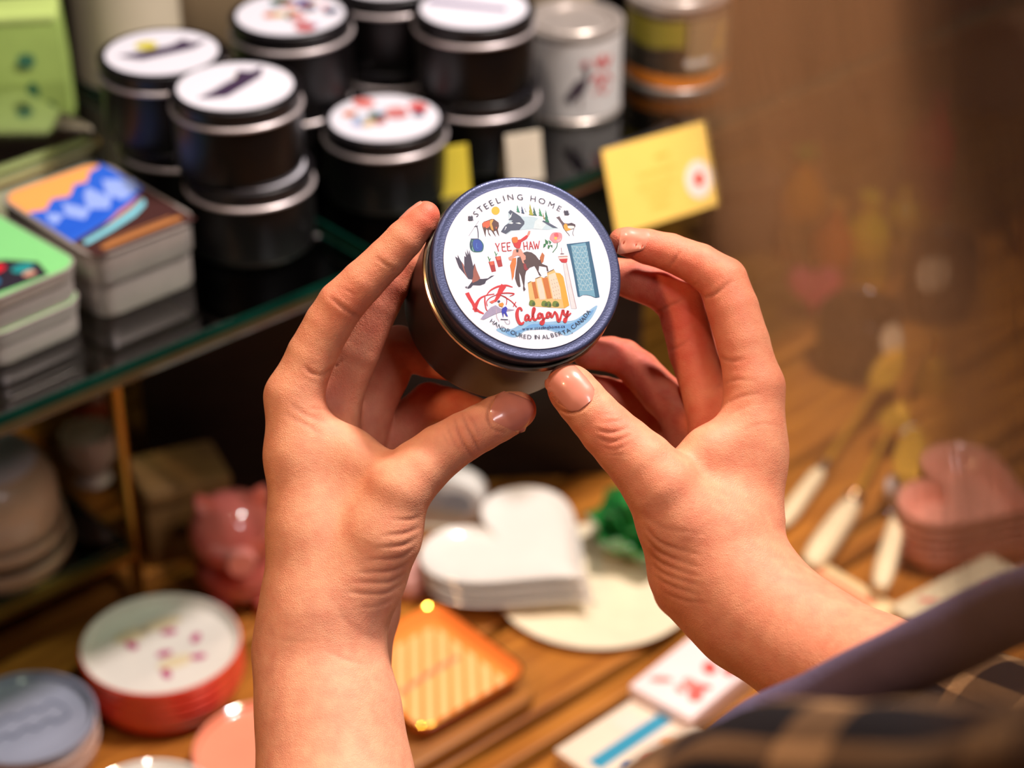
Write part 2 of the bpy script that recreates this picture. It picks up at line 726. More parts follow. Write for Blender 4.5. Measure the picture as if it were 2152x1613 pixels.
def LP(px, py):
    """photograph pixel on the label to label coordinates in metres"""
    d = np.array([(px - IMW / 2) / FPX, -(py - IMH / 2) / FPX, -1.0])
    t = (LIDC @ TN) / (d @ TN)
    P = d * t - LIDC
    return float(P @ ux) * MM, float(P @ uy) * MM


def A_(x, y): return LP(960 + x / 9.489, 370 + y / 9.489)
def B_(x, y): return LP(1100 + x / 9.489, 370 + y / 9.489)
def C_(x, y): return LP(940 + x / 8.067, 500 + y / 8.067)
def D_(x, y): return LP(1060 + x / 7.683, 520 + y / 7.683)


obj('tin_body', tin_body(), mat('held_tin_body', (30, 22, 20), 0.42, spec=0.5, var=0.04), held)
obj('rolled_rim', tin_bead(), mat('held_rim', (205, 190, 165), 0.24, metal=1.0), held)
obj('lid', tin_lid(), mat('held_lid', (62, 67, 96), 0.4, metal=0.6, spec=0.6, var=0.03, scale=900, bump=0.12, bscale=1400), held)
hl = obj('paper_label', lathe([(0, TIN_H - 0.0006), (LABEL_R, TIN_H - 0.0006), (LABEL_R, TIN_H - 0.0002), (0, TIN_H - 0.0002)], 96), mat('held_paper', (198, 200, 212), 0.3, var=0.005), held)

Z0 = TIN_H - 0.0002
ZL_ = [Z0 + 0.00003 * (i + 1) for i in range(8)]
ART = []


def pl(fn, pts, color, lev=1, smooth=False):
    P = [fn(x, y) for x, y in pts]
    if smooth:
        P = [tuple(p) for p in catmull(P, 5, True)]
    ART.append((P, color, ZL_[lev]))


def st(fn, pts, w, color, lev=2, n=6):
    """stroke, width in photograph pixels"""
    P = [fn(x, y) for x, y in pts]
    ww = [x * PXMM * MM for x in w] if hasattr(w, '__len__') else w * PXMM * MM
    ART.append((ribbon(P, ww, n), color, ZL_[lev]))


NAVY = (38, 36, 66)
# blue wash at the foot of the label
pl(D_, [(-130, 1330), (-60, 1290), (120, 1310), (330, 1200), (560, 1185), (640, 1200), (900, 1180), (1120, 1170), (1300, 1060), (1500, 930), (1420, 1120), (1290, 1250), (1120, 1370), (1000, 1420), (900, 1390), (700, 1330), (480, 1325), (330, 1350), (230, 1430), (150, 1450), (60, 1430), (-40, 1385)], (150, 200, 240), 0, True)
pl(D_, [(0, 1330), (140, 1350), (300, 1310), (420, 1240), (560, 1230), (700, 1240), (900, 1240), (1080, 1220), (1250, 1120), (1440, 1000), (1380, 1110), (1230, 1230), (1060, 1340), (960, 1370), (840, 1340), (650, 1290), (420, 1300), (250, 1370), (150, 1420), (60, 1400)], (112, 176, 234), 1, True)
# sun
pl(A_, [(775 + 82 * math.cos(a), 685 + 82 * math.sin(a)) for a in np.linspace(0, 2 * math.pi, 24, False)], (247, 190, 20), 1)
# mountains with snow
pl(A_, [(880, 1100), (960, 980), (1040, 900), (1020, 700), (1075, 665), (1180, 740), (1300, 800), (1500, 800), (1700, 850), (1790, 900), (1960, 1000), (2040, 1040), (1800, 1070), (1500, 1050), (1300, 1070), (1100, 1090), (1000, 1160)], (196, 222, 234), 0)
pl(A_, [(880, 1105), (955, 990), (1050, 925), (1120, 880), (1030, 870), (1080, 780), (1030, 720), (1070, 668), (1170, 730), (1270, 800), (1350, 900), (1350, 950), (1250, 1070), (1080, 1080), (980, 1150)], (62, 72, 100), 1)
pl(A_, [(1110, 720), (1060, 800), (1040, 860), (1085, 810)], (225, 238, 245), 2)
pl(A_, [(1030, 940), (1090, 905), (1130, 930), (1100, 950)], (225, 238, 245), 2)
pl(A_, [(1170, 930), (1250, 920), (1290, 950), (1240, 950)], (225, 238, 245), 2)
pl(A_, [(950, 1080), (975, 1000), (1000, 1010), (965, 1070)], (215, 225, 238), 2)
pl(A_, [(1560, 900), (1640, 830), (1740, 860), (1800, 930), (1700, 1060), (1530, 1040)], (222, 238, 244), 1)
pl(B_, [(375, 900), (400, 878), (500, 920), (690, 1030), (590, 1025), (480, 960)], (64, 78, 108), 2)
# fir trees
for x, y0, y1, hw, c in ((1225, 565, 725, 38, (20, 140, 110)), (1310, 580, 750, 34, (28, 66, 110)), (1370, 640, 715, 14, (140, 165, 150)), (1475, 545, 785, 52, (168, 170, 20)), (1550, 600, 790, 42, (12, 90, 80)),
                         (1665, 620, 800, 42, (36, 150, 84)), (1733, 700, 860, 18, (170, 150, 70)), (1790, 660, 925, 52, (12, 122, 90))):
    k = 30 if x > 1300 else 20
    pts = [(x - 20, y0)]
    for i in (1, 2, 3):
        t = i / 3
        yy = y0 + (y1 - y0) * t
        pts += [(x - 20 + hw * t + k * t, yy), (x - 20 + hw * t * .6 + k * t, yy - 8)] if i < 3 else [(x - 20 + hw + k, yy)]
    for i in (3, 2, 1):
        t = i / 3
        yy = y0 + (y1 - y0) * t - 20 * t
        pts += [(x - 20 - hw * t + k * t, yy), (x - 20 - hw * t * .5 + k * t * .9, yy - 22)]
    pl(A_, pts, c, 3)
# bison
pl(A_, [(510, 1000), (505, 945), (540, 905), (640, 870), (690, 850), (740, 850), (800, 895), (835, 920), (845, 990), (820, 1060), (850, 1200), (815, 1150), (785, 1080), (740, 1100), (785, 1210), (730, 1140), (690, 1080), (640, 1060), (640, 1110), (685, 1200), (640, 1160), (615, 1070), (595, 1050), (580, 1100), (580, 1215), (550, 1130), (530, 1060)], (84, 44, 40), 1)
pl(A_, [(515, 990), (510, 945), (545, 912), (650, 880), (665, 960), (650, 1010), (590, 1040), (560, 1000), (540, 1030)], (226, 96, 50), 2)
pl(A_, [(660, 880), (715, 855), (735, 870), (700, 940), (725, 1020), (735, 1090), (690, 1060), (665, 990)], (238, 170, 70), 2)
pl(A_, [(700, 950), (740, 870), (800, 900), (830, 930), (815, 1040), (770, 1080), (725, 1030)], (92, 46, 42), 3)
pl(A_, [(775, 1010), (800, 1010), (800, 1040), (780, 1050)], (214, 110, 80), 4)
# bird
pl(B_, [(655, 820), (720, 795), (760, 870), (810, 930), (900, 940), (960, 925), (1030, 960), (1040, 1000), (1010, 1050), (960, 1060), (880, 1070), (850, 1100), (800, 1040), (770, 960), (690, 850)], (96, 74, 84), 1)
pl(B_, [(800, 990), (830, 940), (880, 960), (890, 1030), (960, 1060), (860, 1095), (820, 1060)], (234, 168, 40), 2)
pl(B_, [(880, 990), (930, 985), (1015, 990), (1015, 1035), (950, 1050), (890, 1030)], (250, 246, 240), 3)
pl(B_, [(870, 985), (895, 945), (960, 925), (1035, 960), (1040, 1000), (960, 985)], (66, 40, 56), 3)
st(B_, [(850, 1100), (900, 1150), (920, 1190)], 1.2, (70, 50, 60), 2)
st(B_, [(1010, 1050), (985, 1130), (1005, 1190)], 1.0, (70, 50, 60), 2)
# gondola
st(A_, [(240, 1190), (345, 1030), (440, 890)], 0.7, (120, 120, 130), 1)
st(A_, [(370, 995), (400, 1000), (425, 1100), (430, 1230)], 1.8, (44, 44, 74), 2)
st(A_, [(350, 1005), (420, 990)], 1.8, (44, 44, 74), 2)
pl(A_, [(260, 1330), (300, 1250), (440, 1250), (510, 1310), (540, 1390), (510, 1495), (400, 1515), (320, 1500), (270, 1440)], (22, 110, 110), 1, True)
pl(A_, [(320, 1330), (350, 1265), (440, 1265), (495, 1320), (520, 1400), (490, 1480), (380, 1490), (335, 1420)], (16, 70, 178), 2, True)
pl(A_, [(265, 1330), (300, 1275), (315, 1300), (310, 1400), (300, 1440), (275, 1420)], (30, 60, 96), 3)
st(A_, [(310, 1280), (300, 1380), (335, 1495)], 1.2, (170, 220, 225), 3)
pl(A_, [(275, 1240), (440, 1240), (450, 1260), (285, 1262)], (70, 90, 120), 3)
st(A_, [(400, 1330), (395, 1420), (430, 1430)], 0.9, (90, 150, 225), 3)
# YEE HAW
RED = (206, 30, 38)
for pts in ([(770, 1330), (815, 1420)], [(850, 1335), (815, 1420), (835, 1500)], [(895, 1330), (915, 1490)], [(895, 1335), (975, 1325)], [(905, 1410), (965, 1402)], [(915, 1490), (995, 1490)],
            [(1000, 1325), (1020, 1485)], [(1000, 1328), (1070, 1318)], [(1010, 1405), (1065, 1395)], [(1020, 1485), (1095, 1475)],
            [(1330, 1310), (1350, 1470)], [(1400, 1300), (1415, 1460)], [(1340, 1395), (1410, 1385)], [(1450, 1465), (1470, 1300), (1530, 1455)], [(1460, 1400), (1505, 1395)],
            [(1530, 1295), (1570, 1450), (1590, 1340), (1620, 1445), (1650, 1285)]):
    for a, b in zip(pts[:-1], pts[1:]):
        st(A_, [a, b], 2.0, RED, 3)
# rider and horse
pl(A_, [(1110, 1300), (1200, 1270), (1270, 1260), (1390, 1170), (1430, 1190), (1400, 1240), (1290, 1310), (1265, 1430), (1200, 1440), (1150, 1400)], (214, 20, 30), 4)
pl(A_, [(1400, 1170), (1430, 1090), (1470, 1090), (1460, 1150), (1430, 1190)], (236, 150, 130), 3)
pl(A_, [(1105, 1290), (1100, 1230), (1160, 1210), (1210, 1220), (1215, 1300), (1170, 1330), (1120, 1320)], (238, 120, 20), 5, True)
pl(C_, [(1275, 300), (1290, 245), (1350, 225), (1430, 240), (1500, 290), (1560, 370), (1620, 330), (1600, 430), (1700, 470), (1720, 560), (1690, 560), (1680, 490), (1560, 470), (1550, 560), (1600, 640), (1560, 630), (1520, 540), (1480, 470), (1400, 500), (1340, 560), (1320, 640), (1310, 820), (1330, 870), (1300, 905), (1285, 860), (1290, 800), (1250, 640), (1220, 580), (1235, 740), (1245, 820), (1215, 830), (1185, 790), (1150, 680), (1160, 560), (1180, 440), (1190, 330)], (78, 50, 52), 1)
pl(C_, [(1110, 340), (1170, 330), (1170, 430), (1140, 560), (1130, 650), (1100, 720), (1090, 600), (1065, 460)], (226, 124, 40), 3)
pl(C_, [(1120, 200), (1180, 180), (1250, 180), (1300, 270), (1330, 300), (1330, 360), (1290, 380), (1310, 430), (1280, 420), (1240, 310), (1190, 290), (1120, 330), (1110, 380), (1050, 370), (1035, 330), (1100, 290)], (238, 160, 140), 2)
pl(C_, [(1290, 440), (1330, 430), (1350, 500), (1380, 530), (1330, 550), (1300, 520)], (150, 30, 44), 3)
pl(C_, [(1165, 190), (1210, 190), (1205, 240), (1175, 240)], (60, 26, 30), 4)
pl(C_, [(1600, 430), (1570, 330), (1610, 240), (1650, 290), (1630, 400)], (196, 104, 40), 3)
# rose with leaves
pl(B_, [(540, 1180), (580, 1130), (650, 1115), (760, 1140), (770, 1250), (720, 1310), (620, 1330), (570, 1290), (525, 1250)], (240, 150, 160), 2, True)
pl(B_, [(610, 1150), (680, 1130), (700, 1200), (640, 1220)], (232, 90, 100), 3, True)
pl(B_, [(650, 1270), (720, 1260), (740, 1220), (760, 1260), (700, 1310)], (246, 190, 190), 3)
pl(B_, disc(645, 1235, 30), (240, 200, 80), 4)
st(B_, [(680, 1320), (665, 1410), (585, 1520)], 1.8, (20, 120, 60), 1)
for q in ([(395, 1430), (405, 1350), (470, 1330), (440, 1400)], [(430, 1250), (500, 1300), (490, 1360), (440, 1330)], [(500, 1270), (560, 1310), (530, 1370)], [(490, 1370), (540, 1380), (510, 1450), (485, 1430)], [(530, 1370), (580, 1370), (580, 1430)]):
    pl(B_, q, (10, 124, 66), 2)
# observation tower
st(D_, [(918, 0), (930, 95)], 1.0, (150, 60, 60), 1)
st(D_, [(905, 100), (965, 98)], 1.6, (110, 50, 60), 2)
pl(D_, [(870, 145), (920, 125), (1010, 120), (1025, 140), (1018, 180), (885, 182)], (244, 224, 220), 2)
pl(D_, [(885, 185), (1022, 175), (1012, 235), (985, 245), (925, 235)], (206, 24, 38), 3)
st(D_, [(868, 145), (1025, 140)], 1.2, (180, 70, 70), 3)
pl(D_, [(945, 250), (1010, 245), (1060, 520), (1170, 985), (1085, 985), (1000, 600)], (236, 230, 234), 1)
st(D_, [(1005, 250), (1065, 530), (1165, 980)], 1.6, (200, 170, 176), 2)
st(D_, [(950, 255), (1015, 620), (1085, 985)], 0.8, (205, 200, 210), 2)
# curved glass tower
pl(D_, [(1005, -60), (1090, -70), (1310, -95), (1375, -105), (1400, 60), (1470, 400), (1540, 800), (1475, 812), (1400, 780), (1330, 765), (1270, 765), (1215, 795), (1185, 790), (1120, 420), (1060, 130)], (16, 92, 130), 1)
pl(D_, [(1075, -40), (1130, -50), (1310, -80), (1345, 60), (1400, 400), (1470, 800), (1400, 775), (1330, 758), (1270, 762), (1220, 785), (1165, 450), (1100, 110)], (112, 172, 200), 2)
for k in range(9):
    yy = -20 + k * 88
    xl = 1085 + (yy + 40) * 0.162
    xr = 1318 + (yy + 80) * 0.165
    st(D_, [(xl, yy), ((xl + xr) / 2, yy + 8), (xr, yy - 10)], 0.8, (200, 228, 238), 3)
    xl2, xr2 = xl + 88 * .162, xr + 88 * .165
    if k < 8:
        for i in range(3):
            u0, u1, u2 = i / 3, (i + .5) / 3, (i + 1) / 3
            st(D_, [(xl + (xr - xl) * u0, yy), (xl2 + (xr2 - xl2) * u1, yy + 85)], 0.7, (214, 236, 244), 4)
            st(D_, [(xl + (xr - xl) * u2, yy), (xl2 + (xr2 - xl2) * u1, yy + 85)], 0.7, (214, 236, 244), 4)
# flying goose
pl(C_, [(440, 795), (400, 840), (350, 858), (340, 840), (385, 780), (430, 720), (520, 690), (600, 690), (690, 680), (740, 640), (800, 628), (770, 650), (720, 680), (660, 720), (640, 770), (560, 800)], (50, 38, 66), 2)
pl(C_, [(470, 690), (430, 700), (360, 690), (290, 600), (205, 500), (165, 400), (135, 310), (180, 340), (175, 280), (230, 380), (270, 440), (290, 480), (290, 300), (320, 320), (305, 220), (345, 290), (335, 185), (372, 280), (375, 200), (410, 340), (440, 470), (465, 425), (500, 540), (560, 680)], (56, 44, 74), 1)
pl(C_, [(440, 560), (465, 440), (500, 545), (560, 680), (520, 720), (430, 760), (420, 720), (440, 650)], (168, 90, 72), 3)
pl(C_, [(245, 400), (280, 450), (300, 560), (350, 680), (300, 600), (270, 520)], (176, 100, 84), 2)
pl(C_, [(330, 855), (300, 825), (345, 815)], (90, 80, 100), 2)
# two drinks
for dx, dy in ((0, 0), (112, -85)):
    pl(C_, [(700 + dx, 400 + dy), (795 + dx, 385 + dy), (828 + dx, 560 + dy), (755 + dx, 575 + dy)], (180, 26, 30), 1)
    pl(C_, [(715 + dx, 400 + dy), (785 + dx, 392 + dy), (795 + dx, 450 + dy), (735 + dx, 460 + dy)], (232, 100, 70), 2)
    st(C_, [(720 + dx, 395 + dy), (710 + dx, 350 + dy), (690 + dx, 310 + dy)], 1.5, (40, 150, 70), 3)
    st(C_, [(715 + dx, 380 + dy), (738 + dx, 340 + dy)], 1.3, (40, 150, 70), 3)
# red looping bridge and the cyclist
R2 = (222, 22, 34)
st(C_, [(335, 925), (390, 1030), (440, 1110), (480, 1200), (490, 1250)], [9, 8, 7, 9, 7], R2, 1)
st(C_, [(460, 1220), (500, 1110), (560, 1020), (660, 970), (800, 945)], [9, 7, 4, 2.5, 2], R2, 2)
st(C_, [(480, 1190), (540, 1240), (620, 1280)], [6, 5, 3], R2, 2)
st(C_, [(670, 960), (740, 880), (860, 820), (1000, 800), (1110, 830)], [2, 3, 4, 4, 2], R2, 2)
st(C_, [(960, 800), (910, 880), (860, 990), (810, 1070)], [12, 11, 8, 5], R2, 3)
st(C_, [(830, 950), (960, 930), (1070, 930), (1135, 945), (1060, 985)], [2, 2.5, 2.5, 2.5, 1], R2, 4)
st(C_, [(640, 990), (640, 1090), (660, 1200), (690, 1240)], [2.5, 3, 2.5, 1.5], R2, 3)
st(C_, [(680, 1150), (670, 1070), (740, 1000), (860, 960), (990, 1000), (1010, 1060), (1000, 1130)], [1.5, 2, 1.5, 1.5, 2, 1.5, 1.5], R2, 4)
st(C_, [(900, 960), (1000, 1010), (1100, 1080), (1180, 1170)], [1.5, 2, 2, 2], R2, 4)
st(C_, [(1120, 1160), (1165, 1080)], 2, R2, 4)
pl(C_, [(710, 1080), (800, 1040), (830, 1070), (760, 1110)], (236, 100, 80), 2)
pl(C_, [(565, 1370), (640, 1270), (740, 1170), (820, 1135), (900, 1190), (1000, 1190), (1150, 1215), (1000, 1240), (880, 1260), (760, 1310), (620, 1380)], (176, 164, 196), 3)
pl(C_, [(845, 1070), (880, 1050), (900, 1070), (880, 1095)], (40, 40, 90), 5)
pl(C_, [(870, 1110), (940, 1090), (960, 1120), (940, 1170), (880, 1150)], (240, 150, 30), 5)
pl(C_, [(930, 1190), (990, 1155), (1020, 1190), (1000, 1260), (1030, 1330), (1000, 1320), (960, 1260), (950, 1350), (920, 1240)], (22, 34, 190), 5)
st(C_, [(905, 1375), (1030, 1380)], 1.6, (50, 50, 90), 5)
st(C_, [(830, 1200), (840, 1330), (880, 1410)], 0.9, (220, 190, 200), 5)
st(C_, [(970, 1390), (1010, 1450), (1060, 1440), (1050, 1380)], 0.9, (190, 190, 210), 5)
# sandstone hotel
pl(D_, [(378, 570), (430, 540), (500, 560), (500, 500), (590, 465), (640, 490), (700, 460), (690, 400), (800, 345), (830, 400), (900, 410), (940, 450), (960, 480), (1050, 930), (965, 980), (420, 945)], (240, 196, 120), 1)
pl(D_, [(440, 560), (500, 545), (555, 815), (495, 825)], (206, 110, 24), 2)
pl(D_, [(610, 490), (700, 480), (770, 815), (690, 825)], (212, 116, 26), 2)
pl(D_, [(830, 410), (900, 415), (945, 460), (1050, 930), (965, 980), (900, 640)], (240, 174, 40), 2)
pl(D_, [(515, 510), (590, 480), (640, 660), (670, 830), (575, 840), (540, 650)], (246, 220, 200), 2)
pl(D_, [(710, 440), (820, 400), (900, 640), (920, 830), (790, 830), (740, 600)], (246, 220, 196), 2)
for a, b in (((380, 570), (430, 543)), ((500, 500), (585, 465)), ((690, 402), (800, 348)), ((650, 475), (690, 462))):
    st(D_, [a, b], 1.1, (120, 80, 60), 4)
for i in range(6):
    for j in range(3):
        st(D_, [(760 + i * 12 + j * 38, 520 + i * 60 - j * 12), (763 + i * 12 + j * 38, 536 + i * 60 - j * 12)], 0.8, (150, 110, 100), 4)
for x, y, s_ in ((450, 900, 50), (650, 910, 50), (720, 920, 40), (830, 915, 55)):
    pl(D_, [(x - s_, y + 20), (x - s_ * .8, y - 40), (x, y - 55), (x + s_ * .8, y - 30), (x + s_, y + 25), (x, y + 40)], (108, 132, 24), 4, True)
    pl(D_, [(x, y + 20), (x + s_ * .3, y - 20), (x + s_ * .9, y), (x + s_ * .6, y + 35)], (60, 84, 30), 5, True)
# "Calgary" brush script
CR_ = (216, 24, 36)
for pts, w in (([(285, 1020), (262, 975), (225, 990), (205, 1060), (215, 1150), (250, 1220), (290, 1225), (318, 1195)], [4, 4, 5.5, 7, 7, 6.5, 5, 3]),
               ([(395, 1100), (370, 1085), (345, 1110), (340, 1160), (365, 1170), (395, 1120)], [4, 4, 5, 5, 4, 4]),
               ([(398, 1095), (395, 1150), (420, 1170), (450, 1120), (490, 1020), (490, 980), (470, 985), (460, 1060), (470, 1140), (500, 1165), (540, 1130)], [4.5, 5, 4, 3, 3.5, 4, 5, 5.5, 5.5, 4.5, 3]),
               ([(600, 1075), (575, 1060), (550, 1085), (550, 1130), (580, 1130), (600, 1085)], [4, 4, 5, 5, 4, 4]),
               ([(605, 1060), (625, 1130), (635, 1200), (610, 1235), (585, 1215), (610, 1180), (680, 1120)], [5, 5, 5, 5, 5, 4, 3]),
               ([(740, 1060), (715, 1045), (690, 1070), (690, 1120), (715, 1120), (740, 1070)], [4, 4, 5, 5, 4, 4]),
               ([(745, 1050), (755, 1110), (780, 1110), (810, 1040), (825, 1050), (850, 1090), (870, 1180), (895, 1170), (920, 1090), (945, 1005)], [5, 5, 4, 3.5, 5, 5.5, 6, 5, 4, 5]),
               ([(950, 1000), (965, 1070), (990, 1090), (1020, 1040), (1030, 1020)], [5, 5, 4, 4, 4]),
               ([(1030, 1015), (1010, 1110), (990, 1190), (965, 1190), (970, 1150), (1020, 1110), (1075, 1055)], [5, 5, 5, 4, 4, 3.5, 3])):
    st(D_, pts, [x * 1.05 for x in w], CR_, 6)
art_mesh('illustration', ART, hl, 0.56)

LET = []


def leaf(cx, cy, s, ang):
    pts = [(0, 1), (.2, .55), (.45, .7), (.4, .25), (.9, .35), (.75, 0), (.85, -.1), (.3, -.5), (.35, -.7), (.06, -.6), (.05, -1), (-.05, -1), (-.06, -.6), (-.35, -.7), (-.3, -.5), (-.85, -.1), (-.75, 0), (-.9, .35), (-.4, .25), (-.45, .7), (-.2, .55)]
    c, n = math.cos(ang), math.sin(ang)
    return [(cx + s * (x * c - y * n), cy + s * (x * n + y * c)) for x, y in pts]


def radial(ch, p, h, off, inward=False):
    ang = math.atan2(p[1], p[0]) - math.pi / 2 + (math.pi if inward else 0)
    LET.append((put_glyph(ch, p[0], p[1], h, ang, off, 1.06), NAVY, ZL_[6]))


for ch, x, y in zip('STEELING', (380, 470, 585, 690, 825, 940, 1070, 1260), (750, 655, 595, 530, 480, 440, 415, 415)):
    radial(ch, A_(x, y), 0.00245, -0.008)
for ch, x, y in zip('HOME', (195, 372, 560, 715), (445, 492, 570, 640)):
    radial(ch, B_(x, y), 0.00245, -0.008)
for p in (A_(278, 840), B_(858, 730)):
    LET.append((leaf(p[0], p[1], 0.0015, math.atan2(p[1], p[0]) - math.pi / 2), NAVY, ZL_[6]))
for ch, x, y in zip('HAND', (765, 825, 890, 962), (1410, 1452, 1500, 1545)):
    radial(ch, C_(x, y), 0.0017, -0.002, True)
for ch, x, y in zip('POUREDINALBERTA,CANADA', (60, 140, 212, 275, 332, 405, 495, 538, 640, 705, 775, 840, 900, 965, 1030, 1077, 1110, 1165, 1222, 1275, 1312, 1355),
                    (1340, 1368, 1397, 1420, 1434, 1440, 1440, 1440, 1440, 1434, 1412, 1396, 1382, 1365, 1335, 1352, 1278, 1235, 1192, 1152, 1090, 1038)):
    radial(ch, D_(x, y), 0.0017, -0.002, True)
web_t = 'www.steelinghome.ca'
wid = [glyph(c)[2] + 0.09 for c in web_t]
acc = 0
pa, pb = np.array(D_(285, 1318)), np.array(D_(985, 1272))
for c, w_ in zip(web_t, wid):
    p = pa + (pb - pa) * ((acc + w_ / 2) / sum(wid))
    acc += w_
    LET.append((put_glyph(c, p[0], p[1] - 0.0004, 0.00115, math.atan2(*(pb - pa)[::-1]), 0.012, 1.0, False), (26, 40, 110), ZL_[6]))
art_mesh('lettering', LET, hl, 0.56)

# the tins standing on the glass shelf
ZT = TIN_H - 0.00025


def art_mountain(flip=1):
    a = []
    a.append((disc(-0.011 * flip, 0.010, 0.0068), (228, 214, 60), ZT))
    a.append(([(-0.026, -0.006), (-0.012, 0.001), (-0.004, 0.006), (0.004, 0.010), (0.010, 0.020), (0.016, 0.015), (0.025, 0.018), (0.019, 0.006), (0.010, 0.000), (0.0, -0.006), (-0.010, -0.012), (-0.018, -0.010)], (74, 56, 84), ZT + 0.00003))
    return a


def art_city(seed):
    r_ = random.Random(seed)
    a = []
    for c in ((200, 214, 230), (240, 200, 180), (70, 110, 190), (220, 60, 50), (60, 110, 80), (240, 170, 60), (180, 190, 230), (230, 110, 100), (96, 70, 80), (226, 120, 60), (200, 60, 60), (90, 120, 100), (226, 150, 150), (110, 150, 200), (232, 190, 90), (190, 70, 80), (80, 90, 120)):
        an, rr = r_.uniform(0, 6.28), r_.uniform(0.004, 0.026)
        s_ = r_.uniform(0.003, 0.0075)
        a.append((disc(rr * math.cos(an), rr * math.sin(an), s_, s_ * r_.uniform(0.5, 1.0), 9, r_.uniform(0, 3)), c, ZT + 0.00003 * len(a)))
    return a


G1 = 'candle tins on the glass shelf'


def stack(px, py, labels, art, off=(0, 0), rz=0.0):
    """a two-high stack: the pixel is the middle of the upper lid"""
    p = on_z(px, py, ZS + 2 * TIN_H)
    up = make_tin(labels[0], G1, art, loc=(p[0], p[1], ZS + TIN_H - 0.0004), rz=rz)
    lo = make_tin(labels[1], G1, None, loc=(p[0] + off[0], p[1] + off[1], ZS), rz=rz, lab=True)
    return up, lo


stack(340, 107, ('black candle tin with dark print and yellow sun, back left stack, upper', 'lower black candle tin of the back left stack beside the green bag'), art_mountain(), (0.007, 0.0))
stack(494, 178, ('black candle tin with long dark print and yellow sun, top of front left stack', 'lower black candle tin of the front left stack, behind the mountain tin'), art_mountain(-1), (0.0045, -0.002), 0.5)
stack(610, 27, ('black candle tin with colourful lid label, top of the stack behind', 'lower black candle tin under the one with a colourful label'), art_city(3), (-0.003, 0.004), 0.9)
stack(815, -45, ('upper black candle tin of the rearmost stack, lid cut off by the frame', 'lower black candle tin of the rearmost stack, behind the single short tin'), art_city(5), (0.001, 0.0))
stack(996, 14, ('black candle tin with mauve striped white lid label, tall stack beside the goose tin', 'lower black candle tin of the tall stack beside the goose tin'), [([(-0.03, 0.008), (0.02, -0.006), (0.021, -0.001), (-0.028, 0.014)], (120, 100, 150), ZT)], (0.0025, 0.0))
p = on_z(808, 246, ZS + TIN_H)
make_tin('single black candle tin with colourful city label, standing alone in front', G1, art_city(11), loc=(p[0], p[1], ZS), rz=0.4)
# ------------------------------------------------------------------ other goods on the upper shelf


def box_at(FL, FR, z):
    """front-left and front-right pixel corners at height z: middle of the front edge, length, angle"""
    a, b = on_z(*FL, z), on_z(*FR, z)
    d = b - a
    return (a + b) / 2, float(np.linalg.norm(d[:2])), math.atan2(d[1], d[0])


SILV = mat('tin_silver', (196, 184, 176), 0.36, metal=0.55, var=0.08)
p, w, ang = box_at((192, 540), (424, 462), ZS + 0.042)
t = thing('rectangular_tin', 'rectangular silver tin with orange sky and blue mountains on its lid', 'tin', (p[0], p[1], ZS), ang + math.radians(4))
D = 0.104
obj('tin_body', move(rbox(w - 0.003, D - 0.003, 0, 0.024, 0.012, 0.0015), 0, D / 2), SILV, t)
lid = obj('lid', join(move(rbox(w, D, 0.022, 0.0415, 0.013, 0.0012), 0, D / 2), move(rbox(w + 0.0016, D + 0.0016, 0.0405, 0.042, 0.0135, 0.0006), 0, D / 2)), SILV, t)
zt = 0.0421
rr = rrect(w - 0.004, D - 0.004, 0.0115)
rr = [(x, y + D / 2) for x, y in rr]
hw = w / 2 - 0.002
mountain_art = [
    (rr, (240, 158, 84), zt),
    ([(-hw, 0.076), (-0.032, 0.078), (-0.024, 0.074), (-0.014, 0.084), (-0.004, 0.080), (0.006, 0.092), (0.014, 0.090), (0.022, 0.101), (0.030, 0.103), (hw, 0.110), (hw, 0.030), (-hw, 0.020)], (40, 92, 200), zt + 0.0001),
    ([(-0.03, 0.060), (-0.026, 0.070), (-0.018, 0.060), (-0.012, 0.076), (-0.005, 0.058), (0.002, 0.074), (0.010, 0.084), (0.012, 0.064), (0.022, 0.086), (0.030, 0.078), (0.036, 0.072), (0.03, 0.058), (0, 0.046), (-0.03, 0.036)], (140, 162, 224), zt + 0.0002),
    ([(-0.032, 0.050), (-0.020, 0.060), (-0.014, 0.046), (-0.004, 0.056), (0.004, 0.048), (0.014, 0.062), (0.016, 0.052), (-0.008, 0.040), (-0.030, 0.034)], (34, 86, 196), zt + 0.0003),
    ([(-hw, 0.026), (-0.02, 0.030), (0.01, 0.040), (hw, 0.058), (hw, 0.0), (-hw, 0.0)], (64, 36, 34), zt + 0.0004),
    ([(-0.030, 0.022), (-0.01, 0.028), (0.012, 0.037), (0.026, 0.045), (0.022, 0.037), (0.01, 0.029), (-0.01, 0.022), (-0.03, 0.017)], (120, 190, 206), zt + 0.0005),
    ([(-0.012, 0.029), (0.014, 0.040), (0.028, 0.050), (0.006, 0.041)], (190, 120, 90), zt + 0.0005),
    (ribbon([(-0.026, 0.007), (0.0, 0.008), (0.028, 0.008)], 0.005), (172, 112, 62), zt + 0.0006),
    (ribbon([(-0.02, 0.012), (0.0, 0.013), (0.024, 0.013)], 0.002), (150, 96, 60), zt + 0.0006)]
KD = D / 0.112
mountain_art = [((([(x, y * KD) for x, y in q[0]], q[1]) if isinstance(q, tuple) else [(x, y * (KD if i_ else 1)) for x, y in q]), c, z) for i_, (q, c, z) in enumerate(mountain_art)]
art_mesh('printed_picture', mountain_art, lid)

